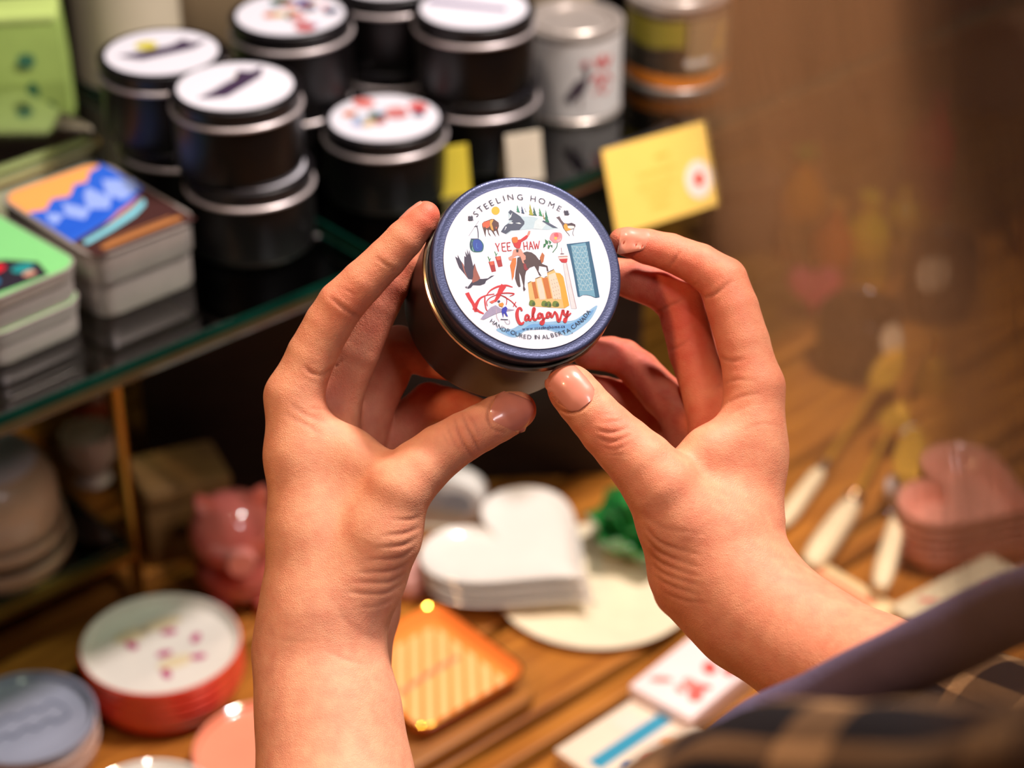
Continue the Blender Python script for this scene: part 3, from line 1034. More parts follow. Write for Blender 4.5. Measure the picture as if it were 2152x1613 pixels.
p, w, ang = box_at((-40, 640), (172, 552), ZS + 0.043)
labs = ('green lidded rectangular tin printed with teal and red figures, upper of two', 'lower rectangular tin under the green printed one')
for k, z0 in enumerate((0.0216, 0.0)):
    t = thing('rectangular_tin', labs[k], 'tin', (p[0], p[1], ZS + z0), ang, 'green tins stacked on the glass shelf')
    D = 0.092
    obj('tin_body', move(rbox(w - 0.002, D - 0.002, 0, 0.014, 0.012, 0.001), 0, D / 2), SILV, t)
    lid = obj('lid', join(move(rbox(w, D, 0.013, 0.0205, 0.013, 0.001), 0, D / 2), move(rbox(w + 0.0016, D + 0.0016, 0.0196, 0.0214, 0.0135, 0.0006), 0, D / 2)), SILV, t)
    zt = 0.0215
    it = [([(x, y + D / 2) for x, y in rrect(w - 0.001, D - 0.001, 0.0125)], (124, 196, 122), zt)]
    if k == 0:
        it += [([(-0.02, 0.004), (0.012, 0.002), (0.016, 0.018), (0.004, 0.034), (-0.012, 0.036), (-0.022, 0.022)], (40, 34, 46), zt + 0.0001),
               (disc(-0.006, 0.028, 0.007, 0.005), (196, 30, 44), zt + 0.0002), (disc(0.006, 0.018, 0.0065, 0.005), (30, 130, 132), zt + 0.0002),
               (disc(-0.014, 0.018, 0.004, 0.006), (34, 100, 140), zt + 0.0002), (disc(0.005, 0.010, 0.004, 0.003), (190, 140, 120), zt + 0.0003)]
    art_mesh('printed_picture', it, lid)

# flat gift pack under a clear lid
p, w, ang = box_at((-60, 408), (228, 303), ZS + 0.030)
t = thing('gift_pack', 'flat pale green gift pack with red print under a clear lid', 'gift pack', (p[0], p[1], ZS), ang)
D = 0.10
obj('tray', move(rbox(w, D, 0, 0.028, 0.016, 0.002), 0, D / 2), mat('pale_card', (186, 186, 150), 0.5), t)
ins = obj('card_insert', move(rbox(w - 0.012, D - 0.012, 0.028, 0.030, 0.012, 0.0005), 0, D / 2), mat('pale_green_card', (196, 204, 168), 0.5), t)
art_mesh('red_print', [(ribbon([(0.00, 0.032), (0.02, 0.030), (0.045, 0.036)], 0.008), (196, 70, 60), 0.0302), (ribbon([(0.0, 0.050), (0.03, 0.052)], 0.005), (200, 90, 76), 0.0302)], ins)
obj('clear_lid', move(rbox(w - 0.002, D - 0.002, 0.0305, 0.040, 0.016, 0.005), 0, D / 2), mat_glass_sheet('clear_plastic', (236, 238, 226), 0.12, 1.0, 1.3), t)
obj('gold_trim', tube([(x, y + D / 2, 0.0290) for x, y in rrect(w + 0.001, D + 0.001, 0.0165) + [rrect(w + 0.001, D + 0.001, 0.0165)[0]]], 0.0012, 6), BRASS, t)

# green gift bag
p = on_z(22, 262, ZS)
t = thing('gift_bag', 'light green paper gift bag with dark leaf prints at the shelf left end', 'bag', (p[0], p[1], ZS), math.radians(8))
GB = mat('green_paper', (160, 186, 96), 0.55, var=0.12, scale=30)
w, d, h = 0.085, 0.045, 0.078
bagv = [(-w / 2, -d / 2, 0), (w / 2, -d / 2, 0), (w / 2 - 0.004, 0, 0), (w / 2, d / 2, 0), (-w / 2, d / 2, 0), (-w / 2 + 0.004, 0, 0)]
obj('paper_body', loft([bagv, [(x * 1.0, y, h * .5) for x, y, z in bagv], [(x * (0.9 if abs(y) < 1e-6 else 0.96), y * 0.8, h) for x, y, z in bagv]]), GB, t, smooth=False)
pp = []
for (x, z, sx, sz, c) in ((-0.02, 0.05, 0.008, 0.005, (60, 120, 60)), (0.018, 0.055, 0.006, 0.005, (50, 110, 80)), (0.02, 0.032, 0.004, 0.008, (40, 100, 70)), (-0.012, 0.028, 0.012, 0.006, (226, 140, 60)), (-0.028, 0.014, 0.008, 0.010, (190, 40, 40)), (0.030, 0.016, 0.005, 0.010, (20, 70, 50)), (0.012, 0.010, 0.010, 0.004, (226, 150, 70))):
    pp.append((disc(x, z, sx, sz, 14), c, 0.0))
o = art_mesh('leaf_print', pp, t)
o.matrix_local = Matrix.Translation((0, -d / 2 - 0.0004, 0)) @ Matrix.Rotation(math.radians(90), 4, 'X')
o['label'] = 'dark leaf and red berry print'
obj('top_fold', move(rbox(w * 0.96, d * 0.82, h - 0.001, h + 0.006, 0.004, 0.002), 0, 0), mat('green_paper_fold', (176, 196, 112), 0.5), t)

# pale canisters behind
CREAM = mat('cream_canister', (206, 192, 166), 0.6, var=0.08, scale=20)
p = on_z(255, 205, ZS)
t = thing('canister', 'tall cream canister behind the black tins, its top cut off by the frame', 'canister', (p[0], p[1] + 0.045, ZS))
obj('canister_body', lathe([(0, 0), (0.036, 0), (0.038, 0.002), (0.0375, 0.084), (0.036, 0.086), (0, 0.086)], 48), CREAM, t)
obj('lid', lathe([(0, 0.0865), (0.0392, 0.0865), (0.0395, 0.088), (0.039, 0.102), (0.037, 0.104), (0, 0.104)], 48), mat('cream_lid', (214, 200, 174), 0.5), t)
p = on_z(452, 120, ZS)
t = thing('gift_box', 'plain tan gift box standing behind the back left tin stack', 'box', (p[0], p[1] + 0.05, ZS), math.radians(-4))
obj('box_body', rbox(0.075, 0.06, 0, 0.10, 0.003, 0.0015), mat('tan_card', (150, 128, 98), 0.7, var=0.08, scale=25), t)
obj('lid', rbox(0.079, 0.064, 0.092, 0.122, 0.003, 0.0015), mat('tan_card_lid', (160, 138, 108), 0.7), t)

# tin with the goose label, and others beside it
LABELW = mat('label_white', (226, 220, 216), 0.4)


def pail(name, label, px, py, r, h, labelm, lz0, lz1, top='paint', back=0.0):
    p = on_z(px, py, ZS)
    t = thing(name, label, 'candle tin', (p[0], p[1] + r * 0.9 + back, ZS))
    obj('tin_body', lathe([(0, 0.0006), (r - 0.002, 0.0006), (r - 0.001, 0), (r, 0.001), (r, 0.003), (r - 0.0012, 0.004), (r - 0.0012, h - 0.004), (r, h - 0.003), (r + 0.0006, h - 0.0015), (r, h), (r - 0.004, h), (r - 0.005, h - 0.002), (0, h - 0.002)], 64), SILV, t)
    lb = obj('paper_label', lathe([(r - 0.001, lz0), (r - 0.0004, lz0), (r - 0.0004, lz1), (r - 0.001, lz1)], 64), labelm, t)
    if top == 'paint':
        obj('lid', lathe([(0, h - 0.0018), (r - 0.006, h - 0.0018), (r - 0.006, h + 0.0002), (r - 0.007, h + 0.001), (r - 0.009, h + 0.0008), (r - 0.010, h - 0.001), (0, h - 0.001)], 64), SILV, t)
    else:
        obj('lid', lathe([(0, h + 0.0002), (r - 0.0005, h + 0.0002), (r, h + 0.001), (r, h + 0.007), (r - 0.0015, h + 0.0085), (0, h + 0.0085)], 64), top, t)
    return t, lb


def strip(x0, x1, y0, y1, n=20):
    V = []
    for i in range(n + 1):
        x = x0 + (x1 - x0) * i / n
        V += [(x, y0 + 0.0012 * math.sin(9 * i / n)), (x, y1 + 0.001 * math.sin(7 * i / n))]
    return V, [(2 * i, 2 * i + 2, 2 * i + 3, 2 * i + 1) for i in range(n)]


def wrap(items, lb, r, zc):
    """flat printed shapes bent round a cylinder facing the front (-Y)"""
    out = []
    for shp, c, off in items:
        me_items = shp if isinstance(shp, tuple) else (shp, [tuple(range(len(shp)))])
        V = [((r + off) * math.sin(x / r), -(r + off) * math.cos(x / r), y + zc) for x, y in me_items[0]]
        out.append((V, me_items[1], c))
    me = bpy.data.meshes.new('printed_picture')
    VV, FF, MI, sl = [], [], [], []
    for V, F, c in out:
        m = ink(c)
        if m not in sl:
            sl.append(m)
        n = len(VV)
        VV += V
        FF += [tuple(i + n for i in q) for q in F]
        MI += [sl.index(m)] * len(F)
    me.from_pydata(VV, [], FF)
    for m in sl:
        me.materials.append(m)
    me.polygons.foreach_set('material_index', MI)
    o = bpy.data.objects.new('printed_picture', me)
    COL.objects.link(o)
    o.parent = lb
    return o


r = 0.0335
t, lb = pail('paint_can_candle', 'silver candle can with white label of a dark goose and red lettering', 1205, 262, r, 0.064, LABELW, 0.005, 0.058)
gx = 0.0035
wrap([([(gx - 0.010, -0.012), (gx - 0.006, -0.004), (gx - 0.002, 0.002), (gx + 0.0025, 0.003), (gx + 0.005, -0.002), (gx + 0.003, -0.008), (gx - 0.002, -0.011), (gx - 0.006, -0.016)], (70, 56, 66), 0.0003),
      (ribbon([(gx + 0.003, -0.002), (gx + 0.005, 0.006), (gx + 0.003, 0.012)], [0.005, 0.003, 0.003]), (84, 70, 78), 0.0004),
      (disc(gx + 0.0035, 0.0135, 0.0024, 0.0022), (176, 44, 60), 0.0006),
      (ribbon([(gx + 0.001, -0.010), (gx + 0.001, -0.018)], 0.0012), (90, 60, 60), 0.0004),
      (ribbon([(0.014, 0.016), (0.017, 0.010), (0.020, 0.017), (0.023, 0.009), (0.027, 0.016)], 0.0026), (214, 92, 92), 0.0003),
      (ribbon([(0.012, 0.000), (0.016, 0.004), (0.019, -0.004), (0.023, 0.003), (0.028, -0.002)], 0.0024), (214, 92, 92), 0.0003),
      (ribbon([(0.013, -0.009), (0.018, -0.006), (0.022, -0.010), (0.027, -0.006)], 0.0016), (220, 120, 116), 0.0003)], lb, r - 0.0004, 0.0315)
BLK = mat('label_black', (34, 28, 20), 0.4)
t, lb = pail('paint_can_candle', 'silver candle can with black label, yellow art and orange band, behind the price card', 1425, 196, 0.0365, 0.064, BLK, 0.004, 0.056)
wrap([(strip(-0.05, 0.05, -0.025, -0.0165), (232, 134, 34), 0.0003),
      (strip(-0.05, 0.004, 0.004, 0.024), (146, 136, 34), 0.0003),
      (strip(0.006, 0.05, -0.014, 0.024), (150, 128, 92), 0.0003),
      ([(0.028, 0.000), (0.034, 0.018), (0.037, 0.018), (0.033, 0.000)], (226, 180, 70), 0.0005),
      (ribbon([(0.004, -0.006), (0.012, -0.007), (0.024, -0.006)], 0.005), (214, 208, 200), 0.0005)], lb, 0.0361, 0.030)
t, lb = pail('candle_jar', 'candle jar with a plain white lid behind the goose can', 1160, 150, 0.031, 0.058, mat('kraft', (190, 168, 140), 0.6), 0.004, 0.054, mat('white_lid', (232, 224, 216), 0.35), 0.01)

# small folded cards standing between the tins
for (px, py, c, lab) in ((945, 402, (206, 186, 60), 'small yellow folded card standing behind the held tin'), (1098, 372, (206, 196, 176), 'small cream folded card standing left of the goose can base')):
    p = on_z(px, py, ZS)
    t = thing('folded_card', lab, 'card', (p[0], p[1], ZS), math.radians(20))
    m = mat('card_%d' % px, c, 0.5)
    for s_ in (-1, 1):
        obj('card_leaf', xf(rbox(0.024, 0.0006, 0, 0.032, 0.0002, 0), Matrix.Translation((0, s_ * 0.0075, 0)) @ Matrix.Rotation(s_ * math.radians(13.2), 4, 'X')), m, t)

# price card on the shelf edge
def on_front(px, py, n):
    r_ = ray(px, py)
    return CAM + r_ * ((n + float((ORG - CAM * np.array([1, 1, 0])) @ NV)) / float(r_ @ NV))


a, b = on_front(1258, 326, -0.008), on_front(1470, 236, -0.008)
zc = float(a[2] + b[2]) / 2
ex = (b - a)[:2]
cw = float(np.linalg.norm(ex))
t = thing('price_card', 'yellow handwritten price card with round white sticker on the shelf edge', 'price card', ((a[0] + b[0]) / 2, (a[1] + b[1]) / 2, zc), math.atan2(ex[1], ex[0]))
h = 0.056
tilt = Matrix.Translation((0, -0.004, 0)) @ Matrix.Rotation(math.radians(-22), 4, 'X') @ Matrix.Rotation(math.radians(5), 4, 'Y')
cd = obj('card', rbox(cw, 0.0008, -h, 0, 0.0003, 0), mat('yellow_card', (252, 210, 106), 0.5, var=0.03), t)
cd.matrix_local = tilt
faceM = Matrix.Translation((0, -0.0007, 0)) @ Matrix.Rotation(math.radians(90), 4, 'X')
it = []
OR_ = (226, 168, 50)
for k, (y, x0, x1) in enumerate(((-0.014, -0.004, 0.010), (-0.023, -0.020, 0.012), (-0.031, -0.022, 0.010), (-0.038, -0.016, 0.006), (-0.045, -0.014, 0.002))):
    n = 9
    it.append((ribbon([(x0 + (x1 - x0) * i / n, y + 0.0012 * math.sin(i * 2.4 + k)) for i in range(n + 1)], 0.0009), OR_, 0))
wr = art_mesh('handwriting', it, cd)
wr.matrix_local = faceM
stx = cw / 2 - 0.0145
sk = obj('round_sticker', prism(disc(stx, -0.036, 0.0125, n=32), 0, 0.0002), mat('sticker', (250, 232, 222), 0.4), cd)
sk.matrix_local = faceM
sd = art_mesh('red_dot', [(disc(stx, -0.036, 0.0046), (220, 40, 24), 0.0004)], cd)
sd.matrix_local = faceM
obj('clip_rail', move(rbox(cw * 0.62, 0.006, -0.022, -0.002, 0.002, 0.001), -0.004, 0.0035), mat('clip_metal', (150, 150, 166), 0.3, metal=1.0), t)

# ------------------------------------------------------------------ lower glass shelf
CER = mat('cream_ceramic', (196, 172, 138), 0.35, coat=0.3, var=0.05)
p = on_z(2, 1172, ZL)
zz = 0.0
for k, (r_, h_, lab) in enumerate(((0.0490, 0.019, 'cream ceramic dish with rolled lip, bottom of the stack on the lower shelf'), (0.0465, 0.019, 'cream ceramic dish with rolled lip, middle of the stack on the lower shelf'))):
    o = obj('ceramic_dish', lathe([(0, 0.001), (r_ * 0.7, 0.001), (r_ * 0.72, 0), (r_ * 0.86, 0.001), (r_ * 0.97, h_ * 0.55), (r_, h_ * 0.75), (r_ * 0.985, h_ * 0.95), (r_ * 0.93, h_ * 0.8), (r_ * 0.8, 0.004), (0, 0.004)], 56), CER)
    o.location = (p[0], p[1], ZL + zz)
    tag(o, lab, 'dish', 'cream dishes on the lower shelf')
    zz += 0.0140
t = thing('ceramic_jar', 'rounded cream ceramic jar with pale lid on top of the dish stack', 'jar', (p[0], p[1], ZL + zz - 0.0080))
t.scale = (1.17, 1.17, 1.17)
obj('jar_body', lathe([(0, 0), (0.026, 0), (0.034, 0.004), (0.037, 0.018), (0.036, 0.034), (0.032, 0.044), (0.027, 0.048), (0, 0.048)], 56), CER, t)
obj('lid', lathe([(0, 0.0485), (0.027, 0.0485), (0.028, 0.050), (0.022, 0.056), (0.010, 0.059), (0.004, 0.060), (0.005, 0.064), (0.003, 0.066), (0, 0.066)], 48), mat('pale_glaze', (206, 204, 204), 0.3, coat=0.4), t)
p = on_z(196, 1010, ZL)
t = thing('egg_cup', 'small rounded cream cup with open top behind the brass post', 'cup', (p[0], p[1], ZL))
t.scale = (1.2, 1.2, 1.2)
obj('bowl', lathe([(0, 0), (0.010, 0), (0.011, 0.002), (0.007, 0.006), (0.010, 0.010), (0.015, 0.018), (0.0165, 0.027), (0.0155, 0.034), (0.0145, 0.034), (0.0145, 0.026), (0.012, 0.016), (0, 0.013)], 36), mat('warm_white', (214, 188, 164), 0.3, coat=0.3), t)
p = on_z(168, 962, ZL)
t = thing('bottle', 'small bottle with coral label and pale cap behind the cream cup', 'bottle', (p[0] + 0.004, p[1] + 0.03, ZL))
obj('bottle_body', lathe([(0, 0), (0.012, 0), (0.013, 0.002), (0.013, 0.040), (0.009, 0.047), (0.006, 0.050), (0, 0.050)], 32), mat('bottle_glass', (150, 150, 140), 0.15, coat=0.5), t)
obj('coral_band', lathe([(0.013, 0.010), (0.0135, 0.010), (0.0135, 0.034), (0.013, 0.034)], 32), mat('coral_label', (220, 120, 90), 0.5), t)
obj('cap', lathe([(0, 0.0502), (0.0075, 0.0502), (0.0075, 0.064), (0.0065, 0.066), (0, 0.066)], 28), mat('pale_cap', (206, 190, 176), 0.4), t)

# ------------------------------------------------------------------ goods on the table
# wooden block box
p = on_z(372, 1150, 0)
t = thing('wooden_box', 'light wooden box standing under the glass shelf behind the pink pig', 'box', (p[0] + 0.004, p[1] + 0.012, 0), math.radians(24))
WD = mat_wood('light_wood', '9c7442', '7c5a30', 0.5, 30, (1, 10, 10))
obj('box_body', rbox(0.062, 0.05, 0, 0.046, 0.003, 0.002), WD, t)
obj('lid', rbox(0.064, 0.052, 0.0465, 0.062, 0.006, 0.004), WD, t)
obj('knot_hole', xf(prism(disc(0, 0, 0.0045, n=18), 0, 0.0006), Matrix.Translation((-0.008, -0.0256, 0.026)) @ Matrix.Rotation(math.radians(90), 4, 'X')), MATS['dark_wood'], t, 'dark round finger hole')

# pink piggy figurine
PINK = mat('pink_glaze', (214, 112, 100), 0.10, coat=0.9, var=0.06, scale=30)
p = on_z(503, 1262, 0)
t = thing('pig_figurine', 'shiny pink ceramic pig figurine beside the left wrist', 'figurine', (p[0], p[1], 0), math.radians(15))
obj('head_and_body', join(ball(0.030, 32, 18, (0, 0, 0.060), 1, 0.95, 0.92), ball(0.030, 32, 18, (0.004, 0.006, 0.028), 1.1, 1.0, 0.9)), PINK, t)
for s_ in (-1, 1):
    obj('ear', xf(loft([[(0.008 * math.cos(a) * q, 0.003 * math.sin(a) * q, z) for a in np.linspace(0, 2 * math.pi, 14, False)] for q, z in ((1, 0), (0.95, 0.006), (0.6, 0.012), (0.15, 0.016))]), Matrix.Translation((s_ * 0.015, -0.004, 0.081)) @ Matrix.Rotation(s_ * 0.5, 4, 'Y')), PINK, t)
    obj('foot', move(lathe([(0, 0), (0.009, 0), (0.010, 0.003), (0.009, 0.012), (0, 0.014)], 20), s_ * 0.017, -0.016, 0), PINK, t)
obj('snout', xf(lathe([(0, 0), (0.0105, 0), (0.0105, 0.006), (0.009, 0.009), (0, 0.009)], 24), Matrix.Translation((0, -0.0255, 0.055)) @ Matrix.Rotation(math.radians(90), 4, 'X')), mat('pink_snout', (226, 140, 128), 0.12, coat=0.9), t)

# round dish stacks
def dish_profile(r, h, th=0.0022):
    return [(0, 0.0010), (r * 0.62, 0.0010), (r * 0.64, 0), (r * 0.80, 0.0008), (r * 0.93, h * 0.30), (r * 0.99, h * 0.75), (r, h), (r - th * 0.5, h + th * 0.35), (r - th, h), (r * 0.99 - th, h * 0.75), (r * 0.90 - th, h * 0.34), (r * 0.78, 0.0034), (0, 0.0032)]


def shallow_profile(r, h):
    return [(0, 0.0010), (r * 0.62, 0.0010), (r * 0.64, 0), (r * 0.80, 0.0008), (r * 0.93, h * 0.30), (r * 0.99, h * 0.75), (r, h), (r - 0.0010, h + 0.0008), (r - 0.0024, h), (r * 0.94, h * 0.80), (r * 0.84, h * 0.66), (r * 0.5, h * 0.62), (0, h * 0.62)]


CORALSIDE = mat('coral_glaze', (224, 74, 54), 0.14, coat=0.8, var=0.08)
p = on_z(338, 1352, 0.040)
base = on_z(340, 1372, 0.030)
R0 = 0.0515
SPECK = mat('white_glaze', (226, 218, 208), 0.12, coat=0.8, var=0.06, scale=22)
for k in range(4):
    t = thing('coral_dish', ('coral red round dish, bottom of the coral stack', 'coral red round dish, second from the bottom of the coral stack', 'coral red round dish, third from the bottom of the coral stack', 'coral red dish with white inside and magenta petals, top of its stack')[k], 'dish', (p[0], p[1], k * 0.0068), 0, 'coral dishes stacked on the table')
    obj('dish_body', lathe(dish_profile(R0, 0.0200), 72), CORALSIDE, t)
    if k == 3:
        ins = obj('white_inside', lathe([(0, 0.0128), (R0 * 0.77, 0.0130), (R0 * 0.90, 0.0150), (R0 * 0.97 - 0.0010, 0.0188), (R0 - 0.0020, 0.0207), (R0 - 0.0011, 0.0209), (R0 - 0.0010, 0.0204), (R0 * 0.96, 0.016), (R0 * 0.8, 0.0100), (0, 0.0100)], 72), SPECK, t, 'glossy white inside')
        it = []
        for x, y, rot in ((-0.020, 0.006, -0.7), (0.002, 0.020, 0.2), (0.020, 0.014, 1.4), (0.002, -0.002, 0.4), (0.024, -0.005, 0.3), (0.006, -0.022, -1.1)):
            it.append((disc(x, y, 0.0052, 0.0030, 16, rot), (176, 44, 110), 0.0133))
        for x, y, rx, ry in ((-0.022, 0.016, 0.012, 0.006), (0.010, -0.010, 0.012, 0.006), (-0.004, 0.028, 0.014, 0.005)):
            it.append((disc(x, y, rx, ry, 18, 0.5), (214, 196, 160), 0.0131))
        art_mesh('petal_print', it, ins)

GREYG = mat('grey_glaze', (150, 154, 172), 0.16, coat=0.7, var=0.08, scale=30)
p = on_z(52, 1500, 0.040)
R1 = 0.0430
for k in range(3):
    t = thing('grey_dish', ('pale round dish, bottom of the grey stack', 'pale round dish, middle of the grey stack', 'blue grey dish with dark lettering, top of its stack')[k], 'dish', (p[0], p[1], k * 0.0090), 0, 'grey dishes stacked on the table')
    obj('dish_body', lathe(shallow_profile(R1, 0.0200) if k == 2 else dish_profile(R1, 0.0200), 64), GREYG if k == 2 else mat('pale_pink_glaze', (206, 172, 156), 0.14, coat=0.8), t)
    if k == 2:
        row1 = [(-0.030 + 0.006 * i, -0.022 + 0.0035 * i + (0.003 if i % 2 else -0.002)) for i in range(10)]
        row2 = [(-0.030 + 0.006 * i, -0.004 + 0.0035 * i + (0.002 if i % 2 else -0.002)) for i in range(8)]
        it = [(ribbon(row1 + row2[::-1], 0.0021), (86, 92, 112), 0.0127)]
        art_mesh('lettering', it, t)

CP = mat('coral_pale_glaze', (238, 148, 118), 0.13, coat=0.8, var=0.04)
p = on_z(562, 1572, 0.018)
t = thing('coral_dish', 'pale coral dish partly hidden behind the left forearm', 'dish', (p[0], p[1], 0))
obj('dish_body', lathe(shallow_profile(0.046, 0.018), 64), CP, t)
p = on_z(312, 1700, 0.018)
t = thing('white_dish', 'white dish at the bottom edge below the coral stack', 'dish', (p[0], p[1], 0))
obj('dish_body', lathe(shallow_profile(0.044, 0.018), 64), SPECK, t)

# long board and the orange striped tray on it
BOARD = mat_wood('serving_wood', 'a86c2c', '7c4a1c', 0.4, 12)
q0 = en(on_z(1138, 1446, 0.012))
t = thing('serving_board', 'long brown serving board with a rounded end under the orange tray', 'board', tuple(ORG), EDGE_ANG)
bl = 0.12
obj('board_plank', move(rbox(bl, 0.105, 0.0004, 0.012, 0.016, 0.002), q0[0] - bl / 2, q0[1] + 0.050), BOARD, t)
obj('hanging_cord', tube([(q0[0] - 0.02 + 0.012 * math.cos(a), q0[1] + 0.088 + 0.012 * math.sin(a), 0.0135) for a in np.linspace(0, 2 * math.pi, 20)], 0.0012, 6), mat('cord', (160, 130, 90), 0.8), t)
cor = [np.array(on_z(px, py, 0.026)[:2]) for px, py in ((935, 1253), (1098, 1417), (864, 1547))]
e1 = cor[0] - cor[1]
e2 = cor[2] - cor[1]
s1, s2 = np.linalg.norm(e1), np.linalg.norm(e2)
ctr = cor[1] + (e1 + e2) / 2
an = math.atan2(-e2[1], -e2[0])
t = thing('orange_tray', 'orange square tray with pale stripes and a gold edge', 'tray', (ctr[0], ctr[1], 0.0122), an)
ORG_ = mat('orange_glaze', (246, 142, 66), 0.14, coat=0.9, var=0.1, scale=30)
W_, D_2 = s2, s1


def ring(w, d, r, z):
    return [(x, y, z) for x, y in rrect(w, d, r, 6)]


obj('tray_body', loft([ring(W_ - 0.018, D_2 - 0.018, 0.008, 0), ring(W_ - 0.006, D_2 - 0.006, 0.010, 0.005), ring(W_, D_2, 0.012, 0.0135), ring(W_ - 0.003, D_2 - 0.003, 0.011, 0.0138), ring(W_ - 0.012, D_2 - 0.012, 0.008, 0.006), ring(W_ - 0.022, D_2 - 0.022, 0.006, 0.004)]), ORG_, t)
rp = rrect(W_ - 0.0012, D_2 - 0.0012, 0.0115, 6)
obj('gold_edge', tube([(x, y, 0.0139) for x, y in rp + rp[:1]], 0.0009, 6), mat('gold', (226, 170, 60), 0.15, metal=1.0), t)
it = []
hw, hd = W_ / 2 - 0.0085, D_2 / 2 - 0.0085
for i in range(-9, 10):
    x0 = i * 0.0115
    seg = [(x0 + hd * 0.78, hd), (x0 - hd * 0.78, -hd)]
    a_, b_ = np.array(seg[0]), np.array(seg[1])
    tt = [t_ for t_ in np.linspace(0, 1, 60) if abs((a_ + (b_ - a_) * t_)[0]) < hw]
    if len(tt) > 4:
        it.append((ribbon([tuple(a_ + (b_ - a_) * tt[0]), tuple(a_ + (b_ - a_) * tt[-1])], 0.0054), (252, 188, 124), 0.0042))
it.append((ribbon([(-hw * 0.75, -0.002), (0, 0.001), (hw * 0.7, 0.002)], 0.0042), (236, 128, 92), 0.0044))
art_mesh('stripe_print', it, t)

# heart plates
WHITE = mat('white_ceramic', (228, 222, 214), 0.22, coat=0.5, var=0.02)


def heart(s, n=56):
    pts = []
    for i in range(n):
        a = 2 * math.pi * i / n
        x = 16 * math.sin(a) ** 3
        y = 13 * math.cos(a) - 5 * math.cos(2 * a) - 2 * math.cos(3 * a) - math.cos(4 * a)
        pts.append((x / 16 * s, (y + 2) / 16 * s))
    return pts[::-1]


def heart_plate(s, h):
    rings = []
    for q, z in ((0.70, 0), (0.80, 0.001), (0.95, h * 0.6), (1.0, h), (0.985, h + 0.0008), (0.955, h), (0.86, h * 0.55), (0.74, 0.0032), (0.3, 0.003)):
        rings.append([(x * q, y * q, z) for x, y in heart(s)])
    return loft(rings)


P0 = on_z(1098, 1158, 0.028)
tip = on_z(1284, 1252, 0.028)
hdir = math.atan2(tip[1] - P0[1], tip[0] - P0[0]) + math.pi / 2
for k in range(3):
    o = obj('heart_plate', heart_plate(0.0640, 0.008), WHITE)
    o.location = (P0[0] + 0.002 * (2 - k), P0[1] - 0.003 * (2 - k), 0.0100 + k * 0.0072)
    o.rotation_euler = (0, 0, hdir)
    tag(o, ('white heart shaped plate, bottom one of three', 'white heart shaped plate, middle one of three', 'white heart shaped plate, top one of three')[k], 'plate', 'white heart plates')
p = on_z(1252, 1222, 0.008)
t = thing('round_plate', 'large round cream plate under the heart plates', 'plate', (p[0], p[1], 0))
obj('plate_body', lathe([(0, 0.001), (0.050, 0.001), (0.051, 0), (0.056, 0.001), (0.070, 0.0055), (0.0705, 0.0066), (0.069, 0.0068), (0.055, 0.0042), (0, 0.0040)], 80), mat('cream_glaze', (232, 216, 186), 0.2, coat=0.5), t)

# green cabbage-leaf dish
GR = mat('green_glaze', (40, 122, 56), 0.12, coat=0.9, var=0.45, scale=60)
p = on_z(1318, 1180, 0.010)
t = thing('cabbage_dish', 'glossy green leaf shaped dish behind the right wrist', 'dish', (p[0] + 0.012, p[1] + 0.02, 0.0070), 0.3)


def leafy(r, h, lobes, ph, zoff=0):
    rings = []
    for q, z in ((0.45, 0), (0.6, 0.001), (0.8, h * 0.35), (0.95, h * 0.75), (1.0, h), (0.96, h + 0.001), (0.88, h * 0.75), (0.7, h * 0.4), (0.3, 0.004)):
        rings.append([(r * q * (1 + 0.10 * q * math.cos(lobes * a + ph)) * math.cos(a), r * q * (1 + 0.10 * q * math.cos(lobes * a + ph)) * math.sin(a), zoff + z + 0.004 * q * q * math.sin(lobes * a + ph)) for a in np.linspace(0, 2 * math.pi, 72, False)])
    return loft(rings)


obj('outer_leaf', leafy(0.038, 0.022, 7, 0.0, 0.004), GR, t)
obj('inner_leaf', leafy(0.028, 0.026, 6, 0.8, 0.010), GR, t)
obj('heart_leaf', leafy(0.018, 0.026, 5, 1.5, 0.018), mat('green_glaze_light', (58, 140, 70), 0.1, coat=0.9, var=0.4, scale=60), t)

# white arched plaque behind the left wrist
p = on_z(940, 1118, 0)
t = thing('ceramic_plaque', 'white arched ceramic block with a faint blue grey picture', 'plaque', (p[0] - 0.004, p[1] + 0.012, 0), math.radians(-8))
arch = [(-0.032, 0), (0.032, 0)] + [(0.032 * math.cos(a), 0.026 + 0.020 * math.sin(a)) for a in np.linspace(0, math.pi, 16)]
obj('block', xf(prism(arch, -0.011, 0.011, 0.002), Matrix.Rotation(math.radians(90), 4, 'X')), WHITE, t)
o = art_mesh('picture', [(disc(0.012, 0.026, 0.012, 0.009), (178, 188, 196), 0.0002), (disc(-0.006, 0.030, 0.010, 0.008), (196, 202, 206), 0.0003), (disc(0.004, 0.016, 0.016, 0.004), (206, 200, 180), 0.0004)], t)
o.matrix_local = Matrix.Translation((0, -0.0112, 0)) @ Matrix.Rotation(math.radians(90), 4, 'X')
obj('foot', rbox(0.068, 0.026, 0, 0.005, 0.003, 0.001), mat('plaque_foot', (214, 202, 176), 0.35), t)
# pink trinket beside it
p = on_z(858, 1245, 0)
t = thing('trinket_jar', 'small pink glazed trinket jar seen just right of the left wrist', 'jar', (p[0], p[1], 0))
obj('jar_body', lathe([(0, 0), (0.009, 0), (0.013, 0.004), (0.0145, 0.012), (0.012, 0.020), (0.008, 0.022), (0, 0.022)], 32), mat('pink_pale_glaze', (214, 160, 150), 0.15, coat=0.7), t)
obj('lid', lathe([(0, 0.0222), (0.0095, 0.0222), (0.0085, 0.026), (0.003, 0.028), (0.0035, 0.031), (0, 0.033)], 28), MATS['pink_pale_glaze'], t)

